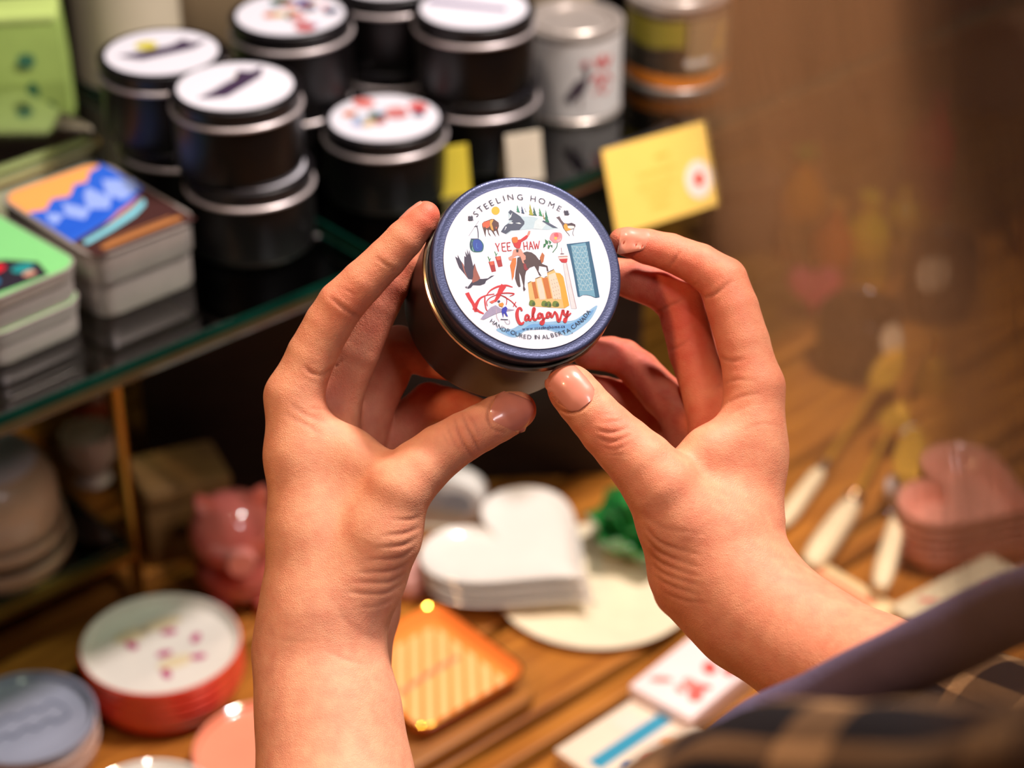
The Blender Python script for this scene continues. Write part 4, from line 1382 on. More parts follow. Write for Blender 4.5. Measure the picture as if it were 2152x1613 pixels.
# boxes with printed tops at the lower right
CARD = mat('box_cream', (226, 206, 184), 0.45, var=0.03)


def printed_box(name, label, c_left, c_front, c_back, z1, mtop, items, z0=0.0):
    """three pixel corners of the top: left, front (nearest), back (next to left)"""
    L, F_, Bk = (np.array(on_z(*c, z1)[:2]) for c in (c_left, c_front, c_back))
    e_ = F_ - L
    w = float(np.linalg.norm(e_))
    ang = math.atan2(e_[1], e_[0])
    nrm = np.array([-math.sin(ang), math.cos(ang)])
    d = float((Bk - L) @ nrm)
    ctr = L + e_ / 2 + nrm * d / 2
    t = thing(name, label, 'box', (ctr[0], ctr[1], z0), ang)
    obj('box_body', rbox(w - 0.002, d - 0.002, 0, (z1 - z0) * 0.5, 0.001, 0.0004, 2), CARD, t)
    ld = obj('lid', rbox(w, d, (z1 - z0) * 0.5 + 0.0003, z1 - z0, 0.0012, 0.0005, 2), mtop, t)
    art_mesh('printed_top', [(s_, c, z1 - z0 + 0.0002 + 0.0001 * i) for i, (s_, c) in enumerate(items(w, d))], ld)
    return t


def redprint(w, d):
    r_ = random.Random(5)
    out = []
    for i in range(9):
        out.append((disc(r_.uniform(-w * .34, w * .34), r_.uniform(-d * .25, d * .32), r_.uniform(.003, .008), r_.uniform(.002, .005), 12, r_.uniform(0, 3)), (220, 120, 110) if i % 2 else (226, 84, 78)))
    return out


def stripeprint(w, d):
    return [([(-w * .42, d * .06), (w * .42, d * .06), (w * .42, d * .28), (-w * .42, d * .28)][::1], (226, 206, 190)),
            (ribbon([(-w * .1, -d * .40), (-w * .1, d * .46)], w * 0.16), (52, 140, 170)),
            (disc(w * .22, d * .20, w * .12, d * .06, 14), (226, 160, 110)), (disc(w * .26, -d * .05, w * .1, d * .08, 14), (206, 120, 110)), (disc(w * .12, -d * .22, w * .05, d * .04, 12), (70, 110, 160))]


PKT = mat('box_pink_white', (238, 216, 214), 0.4, var=0.02)
printed_box('printed_box', 'pale pink box with red floral print under the coat cuff', (1322, 1440), (1452, 1510), (1476, 1336), 0.022, PKT, redprint)
printed_box('printed_box', 'cream box with a blue stripe across its top', (1165, 1575), (1330, 1690), (1336, 1450), 0.012, CARD, stripeprint)
printed_box('printed_box', 'cream box with red print beside the pink heart bowls', (1872, 1272), (1990, 1352), (2046, 1140), 0.030, mat('box_ivory', (216, 196, 160), 0.45), redprint)
printed_box('printed_box', 'narrow cream box with a red edge by the utensil handles', (1700, 1202), (1880, 1310), (1728, 1178), 0.016, mat('box_straw', (230, 200, 150), 0.45),
            lambda w, d: [([(-w * .45, -d * .35), (w * .2, -d * .35), (w * .2, -d * .05), (-w * .45, -d * .05)], (222, 92, 70))])

# serving utensils with cream handles
IV = mat('ivory_handle', (238, 216, 176), 0.32, coat=0.3, var=0.05)
GOLD = mat('gold_metal', (228, 170, 62), 0.32, metal=0.6)
FER = mat('ferrule', (206, 200, 196), 0.2, metal=1.0)


def utensil(label, pa, pb, pc, za, zb, zc, rh, head):
    """pa..pb handle, pb..pc metal shaft (pixels with heights)"""
    a, b, c = (np.array(on_z(q[0], q[1], z)) for q, z in ((pa, za), (pb, zb), (pc, zc)))
    t = thing('serving_utensil', label, 'utensil', tuple(a), 0, 'cream handled serving utensils')
    L = lambda q: tuple(q - a)
    n = 9
    pts = [a + (b - a) * i / (n - 1) for i in range(n)]
    obj('handle', tube([L(q) for q in pts], [rh * k for k in (0.55, 0.9, 1.0, 1.02, 1.0, 0.96, 0.94, 0.9, 0.7)], 16), IV, t)
    u = (c - b) / np.linalg.norm(c - b)
    for i in range(3):
        q = b + u * (0.002 + 0.0042 * i)
        obj('ferrule_ring', tube([L(q - u * 0.0015), L(q), L(q + u * 0.0015)], [rh * 0.62, rh * 0.78, rh * 0.62], 14), FER, t)
    m = b + u * 0.012
    obj('shaft', tube([L(m), L(m + (c - m) * 0.5), L(c)], [0.0026, 0.0020, 0.0022], 10), GOLD, t)
    side = np.cross(u, np.array([0, 0, 1.0]))
    side /= np.linalg.norm(side)
    up = np.cross(side, u)
    if head == 'spoon':
        rings = []
        for k in range(12):
            s_ = k / 11
            ww = 0.013 * math.sin(math.pi * min(1, 0.06 + s_ * 0.93)) ** 0.7
            ct = c + u * (0.034 * s_) - up * 0.004 * math.sin(math.pi * s_)
            rings.append([L(ct + side * ww * math.cos(al) + up * 0.0012 * math.sin(al)) for al in np.linspace(0, 2 * math.pi, 16, False)])
        obj('spoon_bowl', loft(rings), GOLD, t)
    else:
        rings = []
        for k in range(10):
            s_ = k / 9
            ww = 0.004 + 0.008 * math.sin(math.pi * (0.15 + 0.8 * s_))
            ct = c + u * 0.05 * s_
            rings.append([L(ct + side * ww * math.cos(al) + up * 0.0008 * math.sin(al)) for al in np.linspace(0, 2 * math.pi, 12, False)])
        obj('blade', loft(rings), GOLD, t)
    return t


utensil('cream handled gold spreader nearest the right hand', (1640, 1105), (1722, 992), (1842, 812), 0.008, 0.012, 0.030, 0.0068, 'blade')
utensil('cream handled gold spoon between two others, thickest handle', (1700, 1190), (1788, 1062), (1870, 900), 0.022, 0.020, 0.030, 0.0095, 'spoon')
utensil('cream handled gold server leaning beside the pink heart bowls', (1848, 1238), (1888, 1092), (1906, 1004), 0.026, 0.030, 0.040, 0.0078, 'blade')
for (px, py, lab) in ((1918, 925, 'round pearl white knob standing above the utensil handles'), (1882, 1030, 'round pearl white knob right beside the pink heart bowls')):
    p = on_z(px, py, 0.02)
    t = thing('pearl_knob', lab, 'knob', (p[0], p[1], 0), 0)
    obj('knob_ball', ball(0.0085, 24, 14, (0, 0, 0.022), 1, 1, 1.25), mat('pearl', (236, 228, 228), 0.2, coat=0.8), t)
    obj('knob_stem', lathe([(0, 0), (0.006, 0), (0.006, 0.002), (0.003, 0.004), (0.003, 0.0125), (0, 0.0125)], 20), FER, t)

# pink heart bowls
PH = mat('blush_glaze', (226, 152, 130), 0.2, coat=0.6, var=0.04)
P0 = on_z(2052, 1030, 0.048)
for k in range(5):
    o = obj('heart_bowl', heart_plate(0.054, 0.019), PH)
    o.location = (P0[0], P0[1], 0.0005 + k * 0.0072)
    o.rotation_euler = (0, 0, math.radians(62))
    tag(o, ('blush pink heart shaped bowl, lowest of its stack', 'blush pink heart shaped bowl, second from the bottom', 'blush pink heart shaped bowl, third from the bottom', 'blush pink heart shaped bowl, fourth from the bottom', 'blush pink heart shaped bowl, topmost of its stack')[k], 'bowl', 'blush heart bowls')

# tall bottles, pots and packets far back on the table
def bottle(label, px, py, r, h, c, capc, cat='bottle'):
    p = on_z(px, py, 0)
    t = thing('sauce_bottle', label, cat, (p[0], p[1] + r, 0))
    obj('bottle_body', lathe([(0, 0), (r * .95, 0), (r, 0.002), (r, h * .55), (r * .9, h * .66), (r * .45, h * .80), (r * .42, h * .9), (0, h * .9)], 32), mat('bottle_%d' % px, c, 0.2, coat=0.5), t)
    obj('cap', lathe([(0, h * .902), (r * .5, h * .902), (r * .5, h * .99), (r * .42, h), (0, h)], 24), mat('cap_%d' % px, capc, 0.4), t)
    obj('label_band', lathe([(r, h * .12), (r * 1.02, h * .12), (r * 1.02, h * .42), (r, h * .42)], 32), mat('band_%d' % px, tuple(int(q * .75) for q in c), 0.5), t)


bottle('orange bottle behind the hair, left one of the row', 1682, 560, 0.020, 0.105, (236, 140, 24), (150, 140, 36))
bottle('dark orange bottle behind the hair, second of the row', 1745, 640, 0.018, 0.090, (226, 104, 22), (210, 130, 44))
bottle('yellow bottle behind the hair, right one of the row', 1822, 618, 0.021, 0.085, (246, 192, 20), (230, 180, 40))
bottle('red bottle behind the hair near the right edge', 1950, 452, 0.022, 0.110, (200, 50, 60), (160, 50, 56))
bottle('gold yellow bottle below the red one', 1905, 520, 0.017, 0.050, (240, 184, 44), (226, 170, 44))
p = on_z(1705, 668, 0)
t = thing('pink_ornament', 'pink heart shaped hanging ornament leaning behind the orange bottles', 'ornament', (p[0], p[1], 0.0))
o = obj('ornament_body', xf(prism(heart(0.022), -0.006, 0.006, 0.003), Matrix.Translation((0, 0, 0.028)) @ Matrix.Rotation(math.radians(72), 4, 'X')), mat('hot_pink', (240, 84, 110), 0.4), t)
obj('loop', xf(torus(0.004, 0.0007, 0, 20, 6), Matrix.Translation((0, 0.008, 0.050)) @ Matrix.Rotation(math.radians(90), 4, 'Y')), GOLD, t)
p = on_z(1812, 812, 0)
t = thing('black_pot', 'black pot with a round pale tag among the gold utensils', 'pot', (p[0], p[1] + 0.03, 0))
obj('pot_body', lathe([(0, 0), (0.026, 0), (0.033, 0.006), (0.036, 0.030), (0.034, 0.052), (0.031, 0.056), (0.029, 0.054), (0.032, 0.030), (0.028, 0.008), (0, 0.006)], 48), mat('black_glaze', (30, 22, 18), 0.2, coat=0.5), t)
obj('tag', xf(prism(disc(0, 0, 0.010, 0.013, 28), -0.0006, 0.0006), Matrix.Translation((0.020, -0.034, 0.046)) @ Matrix.Rotation(math.radians(80), 4, 'X')), mat('tag_cream', (206, 182, 150), 0.6), t, 'round pale tag')
p = on_z(1985, 690, 0)
t = thing('black_pot', 'dark pot with a round pale tag near the right edge', 'pot', (p[0], p[1] + 0.03, 0))
obj('pot_body', lathe([(0, 0), (0.022, 0), (0.028, 0.006), (0.030, 0.030), (0.028, 0.060), (0.026, 0.064), (0.024, 0.062), (0.026, 0.030), (0.022, 0.008), (0, 0.006)], 48), mat('dark_brown_glaze', (52, 38, 28), 0.2, coat=0.5), t)
obj('tag', xf(prism(disc(0, 0, 0.012, 0.015, 28), -0.0006, 0.0006), Matrix.Translation((-0.014, -0.031, 0.052)) @ Matrix.Rotation(math.radians(80), 4, 'X')), MATS['tag_cream'], t, 'round pale tag')
p = on_z(1965, 810, 0)
t = thing('gold_bell', 'small gold dinner bell standing right of the black pot', 'bell', (p[0], p[1], 0))
obj('bell_body', lathe([(0, 0.001), (0.015, 0), (0.0165, 0.001), (0.014, 0.008), (0.010, 0.020), (0.006, 0.026), (0, 0.027)], 36), GOLD, t)
obj('handle', lathe([(0, 0.0272), (0.003, 0.0272), (0.0022, 0.036), (0.004, 0.044), (0.0025, 0.050), (0, 0.051)], 24), GOLD, t)

# kraft paper bags and boxes behind, at the right
for (px, py, w, d, h, rz, c, lab) in ((1590, 330, 0.18, 0.06, 0.075, 12, (150, 112, 76), 'large kraft box behind the price card'), (1990, 250, 0.16, 0.07, 0.10, -6, (136, 100, 66), 'tan kraft box right of the large one, behind the hair'),
                                      (1560, 560, 0.06, 0.04, 0.07, 20, (128, 84, 60), 'small brown box behind the right index finger')):
    p = on_z(px, py, 0)
    t = thing('kraft_box', lab, 'box', (p[0], p[1] + d / 2 + 0.02, 0), math.radians(rz))
    m = mat('kraft_%d' % px, c, 0.7, var=0.1, scale=20)
    obj('box_body', rbox(w, d, 0, h * .8, 0.002, 0.001, 2), m, t)
    obj('lid', rbox(w + 0.004, d + 0.004, h * .8 + 0.0004, h, 0.002, 0.001, 2), m, t)

p = on_z(1690, 190, 0)
t = thing('ceramic_vase', 'pale ceramic vase at the very back behind the hair', 'vase', (p[0], p[1], 0))
obj('vase_body', lathe([(0, 0), (0.020, 0), (0.026, 0.006), (0.036, 0.035), (0.034, 0.065), (0.020, 0.095), (0.016, 0.110), (0.020, 0.122), (0.018, 0.122), (0.013, 0.110), (0.016, 0.09), (0, 0.02)], 44), mat('vase_glaze', (222, 198, 172), 0.3, coat=0.3), t)
# ------------------------------------------------------------------ the person's hands: one signed-distance body, meshed by surface nets
class Field:
    def __init__(self, lo, hi, h):
        self.lo = np.array(lo, float)
        self.h = h
        self.n = np.ceil((np.array(hi) - self.lo) / h).astype(int) + 1
        self.D = np.full(self.n, 60.0, np.float32)

    def box(self, lo, hi):
        a = np.maximum(np.floor((lo - self.lo) / self.h).astype(int), 0)
        b = np.minimum(np.ceil((hi - self.lo) / self.h).astype(int) + 1, self.n)
        return a, b

    def grid(self, a, b):
        ax = [(self.lo[i] + self.h * np.arange(a[i], b[i])).astype(np.float32) for i in range(3)]
        return ax[0][:, None, None], ax[1][None, :, None], ax[2][None, None, :]

    def copy(self):
        f = Field.__new__(Field)
        f.lo, f.h, f.n, f.D = self.lo, self.h, self.n, self.D.copy()
        return f


def smin(a, b, k):
    if k <= 0:
        return np.minimum(a, b)
    h = np.maximum(k - np.abs(a - b), 0) / k
    return np.minimum(a, b) - h * h * h * k / 6.0


def add_cone(f, A, B, ra, rb, k):
    R = max(ra, rb) + k + 5
    a, b = f.box(np.minimum(A, B) - R, np.maximum(A, B) + R)
    if np.any(b <= a):
        return
    X, Y, Z = f.grid(a, b)
    d = (B - A).astype(np.float32)
    L2 = float(d @ d) + 1e-6
    t = np.clip(((X - A[0]) * d[0] + (Y - A[1]) * d[1] + (Z - A[2]) * d[2]) / L2, 0, 1)
    dist = np.sqrt((X - A[0] - t * d[0]) ** 2 + (Y - A[1] - t * d[1]) ** 2 + (Z - A[2] - t * d[2]) ** 2) - (ra + (rb - ra) * t)
    sl = tuple(slice(a[i], b[i]) for i in range(3))
    f.D[sl] = smin(f.D[sl], dist.astype(np.float32), k)


def add_chain(f, pts, k=3.0):
    """pts: (px, py, dz, radius in px)"""
    for p, q in zip(pts[:-1], pts[1:]):
        add_cone(f, Q(*p[:3]), Q(*q[:3]), p[3] * PXMM, q[3] * PXMM, k)


def merge(f, g, k):
    f.D = smin(f.D, g.D, k)


def surface_nets(D, lo, h):
    s = D < 0
    nx, ny, nz = D.shape
    cnt = np.zeros((nx - 1, ny - 1, nz - 1), np.int8)
    for i in (0, 1):
        for j in (0, 1):
            for k in (0, 1):
                cnt += s[i:nx - 1 + i, j:ny - 1 + j, k:nz - 1 + k]
    act = (cnt > 0) & (cnt < 8)
    I = np.argwhere(act)
    ids = np.full(act.shape, -1, np.int64)
    ids[act] = np.arange(len(I))
    acc = np.zeros((len(I), 3))
    num = np.zeros(len(I))
    corners = [(i, j, k) for i in (0, 1) for j in (0, 1) for k in (0, 1)]
    for a in corners:
        for ax in range(3):
            if a[ax] == 0:
                b = list(a)
                b[ax] = 1
                va = D[I[:, 0] + a[0], I[:, 1] + a[1], I[:, 2] + a[2]].astype(float)
                vb = D[I[:, 0] + b[0], I[:, 1] + b[1], I[:, 2] + b[2]].astype(float)
                m = (va < 0) != (vb < 0)
                t = np.where(m, va / np.where(m, va - vb, 1), 0)
                for c in range(3):
                    acc[:, c] += np.where(m, a[c] + (t if c == ax else 0), 0)
                num += m
    V = lo + h * (I + acc / num[:, None])
    F = []
    for ax in range(3):
        o1, o2 = [(1, 2), (2, 0), (0, 1)][ax]
        sl0 = [slice(None)] * 3
        sl1 = [slice(None)] * 3
        sl0[ax] = slice(0, -1)
        sl1[ax] = slice(1, None)
        s0, s1 = s[tuple(sl0)], s[tuple(sl1)]
        E = np.argwhere(s0 != s1)
        E = E[(E[:, o1] > 0) & (E[:, o2] > 0) & (E[:, o1] < D.shape[o1] - 1) & (E[:, o2] < D.shape[o2] - 1)]

        def cid(d1, d2):
            J = E.copy()
            J[:, o1] += d1
            J[:, o2] += d2
            return ids[J[:, 0], J[:, 1], J[:, 2]]
        q = np.stack([cid(-1, -1), cid(0, -1), cid(0, 0), cid(-1, 0)], 1)
        flip = ~s0[E[:, 0], E[:, 1], E[:, 2]]
        q[flip] = q[flip][:, ::-1]
        F.append(q)
    return V, np.concatenate(F)


def sample(f, P):
    g = (P - f.lo) / f.h
    g = np.clip(g, 0, f.n - 1.001)
    i = g.astype(int)
    t = g - i
    out = 0
    for a in (0, 1):
        for b in (0, 1):
            for c in (0, 1):
                w = (t[:, 0] if a else 1 - t[:, 0]) * (t[:, 1] if b else 1 - t[:, 1]) * (t[:, 2] if c else 1 - t[:, 2])
                out = out + w * f.D[i[:, 0] + a, i[:, 1] + b, i[:, 2] + c]
    return out


def sdf_normal(f, P, e=0.8):
    n = np.stack([sample(f, P + np.eye(3)[i] * e) - sample(f, P - np.eye(3)[i] * e) for i in range(3)], 1)
    return n / (np.linalg.norm(n, axis=1, keepdims=True) + 1e-9)


def seg_dist(P2, poly):
    """distance of 2-D points to a polyline, and the running parameter"""
    best = np.full(len(P2), 1e9)
    par = np.zeros(len(P2))
    n = len(poly) - 1
    for i, (a, b) in enumerate(zip(poly[:-1], poly[1:])):
        a, b = np.array(a, float), np.array(b, float)
        d = b - a
        t = np.clip(((P2 - a) @ d) / (d @ d + 1e-9), 0, 1)
        dd = np.linalg.norm(P2 - a - t[:, None] * d, axis=1)
        m = dd < best
        best = np.where(m, dd, best)
        par = np.where(m, (i + t) / n, par)
    return best, par


def build_hand(base, fingers, k_root=6.0, h=0.75):
    """base: list of (chain, k) for palm, wrist and arm; fingers: chains that blend into the palm and not into each other"""
    allp = []
    for ch, k in base:
        allp += [(Q(*p[:3]), p[3] * PXMM) for p in ch]
    for ch in fingers:
        allp += [(Q(*p[:3]), p[3] * PXMM) for p in ch]
    lo = np.min([p - r for p, r in allp], 0) - 4
    hi = np.max([p + r for p, r in allp], 0) + 4
    palm = Field(lo, hi, h)
    for ch, k in base:
        add_chain(palm, ch, k)
    out = None
    for ch in fingers:
        g = Field(lo, hi, h)
        add_chain(g, ch, 1.2)
        merge(g, palm, k_root)
        if out is None:
            out = g
        else:
            merge(out, g, 1.6)
    return out


# ---- left hand (palm to the right, thumb towards the camera)
L_base = [
    ([(618, 832, 13, 60), (628, 960, 12, 63), (655, 1120, 12, 88), (672, 1270, 12, 112)], 10),      # index metacarpal
    ([(700, 842, 34, 58), (690, 980, 30, 62), (690, 1150, 24, 90)], 10),
    ([(765, 880, 52, 54), (735, 1010, 46, 60), (710, 1170, 36, 88)], 10),
    ([(815, 935, 66, 48), (780, 1060, 60, 56), (745, 1190, 44, 84)], 10),
    ([(838, 1030, 1, 62), (800, 1120, 4, 78), (750, 1205, 10, 96), (700, 1290, 14, 110)], 10),       # thenar
    ([(800, 985, 8, 36), (735, 950, 12, 40), (660, 915, 14, 46)], 12),                               # web
    ([(800, 1010, 10, 44), (720, 985, 16, 52), (640, 960, 16, 56)], 12),
    ([(770, 1060, 12, 58), (700, 1050, 16, 66), (660, 1040, 16, 62)], 12),
    ([(790, 1215, 46, 60), (778, 1290, 46, 56), (745, 1370, 36, 76)], 8),                            # heel of the palm
    ([(672, 1270, 14, 114), (668, 1370, 16, 126), (690, 1500, 10, 142), (706, 1650, 2, 154), (735, 1900, -30, 168)], 14),
    ([(690, 1290, 36, 100), (690, 1400, 36, 100), (712, 1560, 34, 110), (735, 1750, 20, 130)], 14),
]
L_fing = [
    [(616, 835, 13, 58), (655, 745, 11, 53), (690, 680, 9, 51), (717, 638, 7, 50), (762, 592, 5, 46), (812, 543, 4, 42.5), (850, 502, 3, 40), (884, 466, 3, 35), (894, 453, 3, 31)],
    [(708, 835, 34, 54), (752, 740, 30, 47), (796, 640, 28, 45), (822, 596, 27, 42), (846, 552, 28, 40), (882, 492, 35, 34)],
    [(772, 872, 52, 52), (812, 790, 51, 50), (838, 732, 50, 51), (872, 742, 50, 45), (902, 752, 48, 43), (958, 766, 44, 38)],
    [(822, 925, 62, 46), (868, 872, 62, 44), (902, 846, 60, 46), (936, 850, 58, 41), (962, 856, 56, 40), (1008, 868, 52, 34)],
    [(838, 1028, 1, 68), (880, 985, 3, 63), (925, 948, 5, 57), (975, 917, 7, 52), (1010, 899, 9, 50), (1045, 880, 12, 49.5), (1070, 868, 14, 47), (1088, 861, 15, 40)],
]
# ---- right hand
R_base = [
    ([(1586, 815, 18, 62), (1580, 950, 16, 66), (1562, 1080, 14, 84)], 10),
    ([(1500, 850, 40, 58), (1520, 980, 36, 62), (1530, 1110, 28, 88)], 10),
    ([(1448, 890, 58, 54), (1478, 1010, 52, 60), (1500, 1140, 40, 88)], 10),
    ([(1412, 930, 72, 48), (1445, 1050, 64, 56), (1470, 1170, 48, 84)], 10),
    ([(1388, 1022, -5, 68), (1430, 1090, -1, 84), (1475, 1160, 5, 100)], 10),
    ([(1425, 1000, 4, 40), (1490, 950, 8, 44), (1570, 905, 14, 50)], 12),
    ([(1450, 1050, 8, 56), (1520, 1010, 14, 60), (1570, 980, 16, 60)], 12),
    ([(1430, 1170, 44, 62), (1438, 1235, 44, 60), (1500, 1285, 24, 74)], 8),
    ([(1500, 1130, 8, 118), (1510, 1190, 8, 132), (1585, 1278, 0, 126), (1700, 1360, -14, 121), (1840, 1440, -34, 130), (2060, 1560, -70, 145)], 14),
    ([(1505, 1180, 34, 100), (1590, 1280, 26, 94), (1710, 1365, 10, 98), (1850, 1450, -10, 110)], 14),
]
R_fing = [
    [(1585, 812, 18, 60), (1562, 720, 20, 57), (1540, 648, 22, 56), (1520, 590, 24, 53), (1470, 556, 26, 46), (1408, 530, 27, 41), (1360, 518, 27, 38), (1318, 508, 27, 32), (1306, 506, 27, 28)],
    [(1492, 842, 40, 55), (1456, 738, 42, 53), (1442, 676, 43, 54), (1432, 636, 43, 55), (1390, 607, 43, 47), (1335, 588, 44, 45), (1282, 576, 45, 38)],
    [(1446, 878, 58, 52), (1392, 830, 64, 48), (1344, 778, 68, 45), (1312, 752, 68, 42), (1284, 744, 66, 40), (1236, 742, 62, 36)],
    [(1415, 925, 70, 46), (1370, 872, 78, 44), (1322, 842, 82, 42), (1270, 826, 80, 38), (1216, 812, 74, 34)],
    [(1388, 1020, -5, 78), (1350, 975, -5, 70), (1312, 938, -4, 63), (1276, 903, -3, 58), (1248, 872, -2, 54), (1222, 842, -1, 52.5), (1202, 818, 0, 51), (1194, 808, 0, 45)],
]
FL = build_hand(L_base, L_fing)
FR = build_hand(R_base, R_fing)

# creases: (polyline in photograph pixels, width px, depth mm); they only touch skin that faces the lens
L_crease = [
    ([(836, 566), (812, 556), (790, 540)], 3.5, .55), ([(832, 572), (818, 566)], 3, .4),
    ([(762, 668), (735, 655), (708, 636), (694, 625)], 4.5, .8), ([(706, 600), (730, 610), (748, 622)], 3, .3),
    ([(676, 789), (655, 783), (640, 770)], 4, .6), ([(717, 757), (700, 772), (676, 789)], 4, .6),
    ([(955, 880), (965, 910), (978, 938), (992, 958)], 3.2, .9), ([(972, 870), (985, 900), (1000, 930), (1006, 946)], 3.2, 1.0),
    ([(940, 892), (950, 920), (966, 950)], 3, .35), ([(986, 868), (998, 888), (1010, 915)], 3, .4), ([(930, 905), (944, 940)], 3, .25),
    ([(882, 1085), (858, 1092), (825, 1090)], 3.5, .55), ([(880, 1108), (850, 1120), (805, 1124)], 4, .7), ([(874, 1130), (845, 1145), (790, 1150)], 4, .7),
    ([(868, 1155), (835, 1172), (770, 1175)], 4, .7), ([(860, 1180), (825, 1198), (758, 1202)], 4, .7), ([(850, 1204), (815, 1222), (745, 1222)], 4, .6),
    ([(842, 1226), (805, 1246), (730, 1244)], 4, .6), ([(830, 1255), (795, 1272), (760, 1275)], 4, .3), ([(700, 1260), (725, 1300), (760, 1330), (800, 1345)], 7, .2),
    ([(575, 1340), (620, 1346), (660, 1350)], 5, .15), ([(685, 1366), (730, 1385), (770, 1396)], 5, .25),
    ([(612, 850), (645, 872), (690, 888)], 5, .4), ([(600, 870), (640, 890), (680, 915)], 5, .35), ([(650, 858), (690, 860)], 3, .3),
    ([(1062, 908), (1036, 900), (1026, 872), (1034, 842), (1056, 824)], 3.2, .9), ([(840, 1262), (818, 1300), (808, 1348)], 5, .5),
]
R_crease = [
    ([(1405, 562), (1418, 545), (1428, 528)], 3.5, .6), ([(1330, 565), (1370, 568), (1405, 562)], 3, .3),
    ([(1472, 626), (1500, 618), (1536, 592)], 4.5, .9), ([(1470, 590), (1455, 600), (1440, 606)], 3, .3),
    ([(1507, 745), (1530, 756), (1566, 756)], 4, .6), ([(1376, 655), (1410, 640), (1440, 625)], 3.5, .5),
    ([(1400, 735), (1425, 728), (1448, 712)], 3.5, .5),
    ([(1256, 888), (1285, 886), (1310, 880)], 3, .35), ([(1252, 902), (1285, 908), (1318, 898)], 3.2, .85), ([(1256, 920), (1285, 928), (1322, 915)], 3.2, .85),
    ([(1266, 938), (1292, 945), (1328, 930)], 3, .35), ([(1270, 870), (1295, 868)], 3, .25), ([(1280, 955), (1310, 955)], 3, .25),
    ([(1505, 812), (1540, 798), (1590, 800)], 4, .4), ([(1520, 850), (1560, 832), (1600, 826)], 4, .45), ([(1530, 870), (1580, 848)], 4, .3),
    ([(1560, 905), (1600, 890), (1640, 895)], 4, .25), ([(1350, 1080), (1400, 1110), (1480, 1120)], 5, .25),
    ([(1355, 1105), (1390, 1140), (1470, 1165)], 4, .5), ([(1358, 1130), (1390, 1162), (1465, 1190)], 4, .55), ([(1364, 1158), (1395, 1185), (1470, 1212)], 4, .55),
    ([(1370, 1185), (1402, 1208), (1475, 1230)], 4, .5), ([(1376, 1210), (1410, 1230), (1470, 1250)], 4, .45), ([(1395, 1245), (1440, 1262), (1490, 1266)], 4, .35),
    ([(1470, 1330), (1530, 1290), (1600, 1250), (1640, 1215)], 7, .12),
    ([(1158, 838), (1180, 862), (1208, 866), (1234, 850), (1242, 824), (1232, 796)], 3.2, .9),
]
# redness: (px, py, dz, radius mm, amount)
L_red = [(895, 452, 3, 12, .9), (858, 545, 4, 12, .35), (740, 640, 0, 14, .4), (1118, 866, 12, 8, .5), (960, 840, 50, 30, .6), (840, 720, 40, 26, .4), (820, 600, 25, 26, .6), (780, 900, 60, 24, .4), (690, 830, 20, 15, .35), (985, 915, 0, 12, .25)]
R_red = [(1310, 560, 25, 20, .9), (1360, 545, 25, 18, .7), (1440, 570, 20, 20, .6), (1420, 660, 40, 40, .9), (1300, 770, 60, 35, .8), (1400, 840, 60, 40, .7), (1505, 690, 20, 20, .5), (1620, 800, 15, 22, .4), (1165, 800, 0, 10, .7), (1285, 910, -10, 12, .5), (1540, 760, 15, 25, .4), (1480, 900, 30, 25, .6), (1400, 1200, 30, 30, .3)]


def skin_arrays(f, creases, reds):
    V, F = surface_nets(f.D, f.lo, f.h)
    N = sdf_normal(f, V)
    u = V[:, 0] / -V[:, 2] * FPX + IMW / 2
    v = -V[:, 1] / -V[:, 2] * FPX + IMH / 2
    P2 = np.stack([u, v], 1)
    view = -V / np.linalg.norm(V, axis=1, keepdims=True)
    facing = np.clip((N * view).sum(1) * 2.0, 0, 1)
    # depth of the first surface seen at that pixel: creases stay on it
    key = (np.round(u / 6).astype(int) * 1000 + np.round(v / 6).astype(int))
    order = np.argsort(key)
    ks, start = np.unique(key[order], return_index=True)
    front = np.maximum.reduceat(V[order, 2], start)
    near = np.empty(len(V))
    near[order] = np.repeat(front, np.diff(np.append(start, len(V))))
    facing *= (near - V[:, 2]) < 8
    disp = np.zeros(len(V))
    dark = np.zeros(len(V))
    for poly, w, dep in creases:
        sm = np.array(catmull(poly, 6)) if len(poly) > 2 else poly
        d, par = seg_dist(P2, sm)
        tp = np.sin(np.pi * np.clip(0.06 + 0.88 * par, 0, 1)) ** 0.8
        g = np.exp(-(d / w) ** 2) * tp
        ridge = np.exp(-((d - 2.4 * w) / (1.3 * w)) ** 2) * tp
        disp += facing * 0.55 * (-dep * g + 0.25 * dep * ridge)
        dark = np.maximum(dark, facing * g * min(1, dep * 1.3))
    red = np.zeros(len(V))
    for px, py, dz, r, a in reds:
        d = np.linalg.norm(V - Q(px, py, dz), axis=1)
        red = np.maximum(red, a * np.exp(-(d / r) ** 2))
    return V + N * disp[:, None], F, red, dark


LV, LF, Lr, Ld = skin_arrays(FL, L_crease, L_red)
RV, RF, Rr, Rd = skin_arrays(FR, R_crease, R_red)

person = thing('person', 'person seen from behind with both hands raised, holding up a candle tin', 'person', tuple(CAM + 0.5 * CR - 0.05 * CF - 1.2 * CU * 0))
person.location = (0.22, 0.10, 0.30)
PL = np.array(person.location)


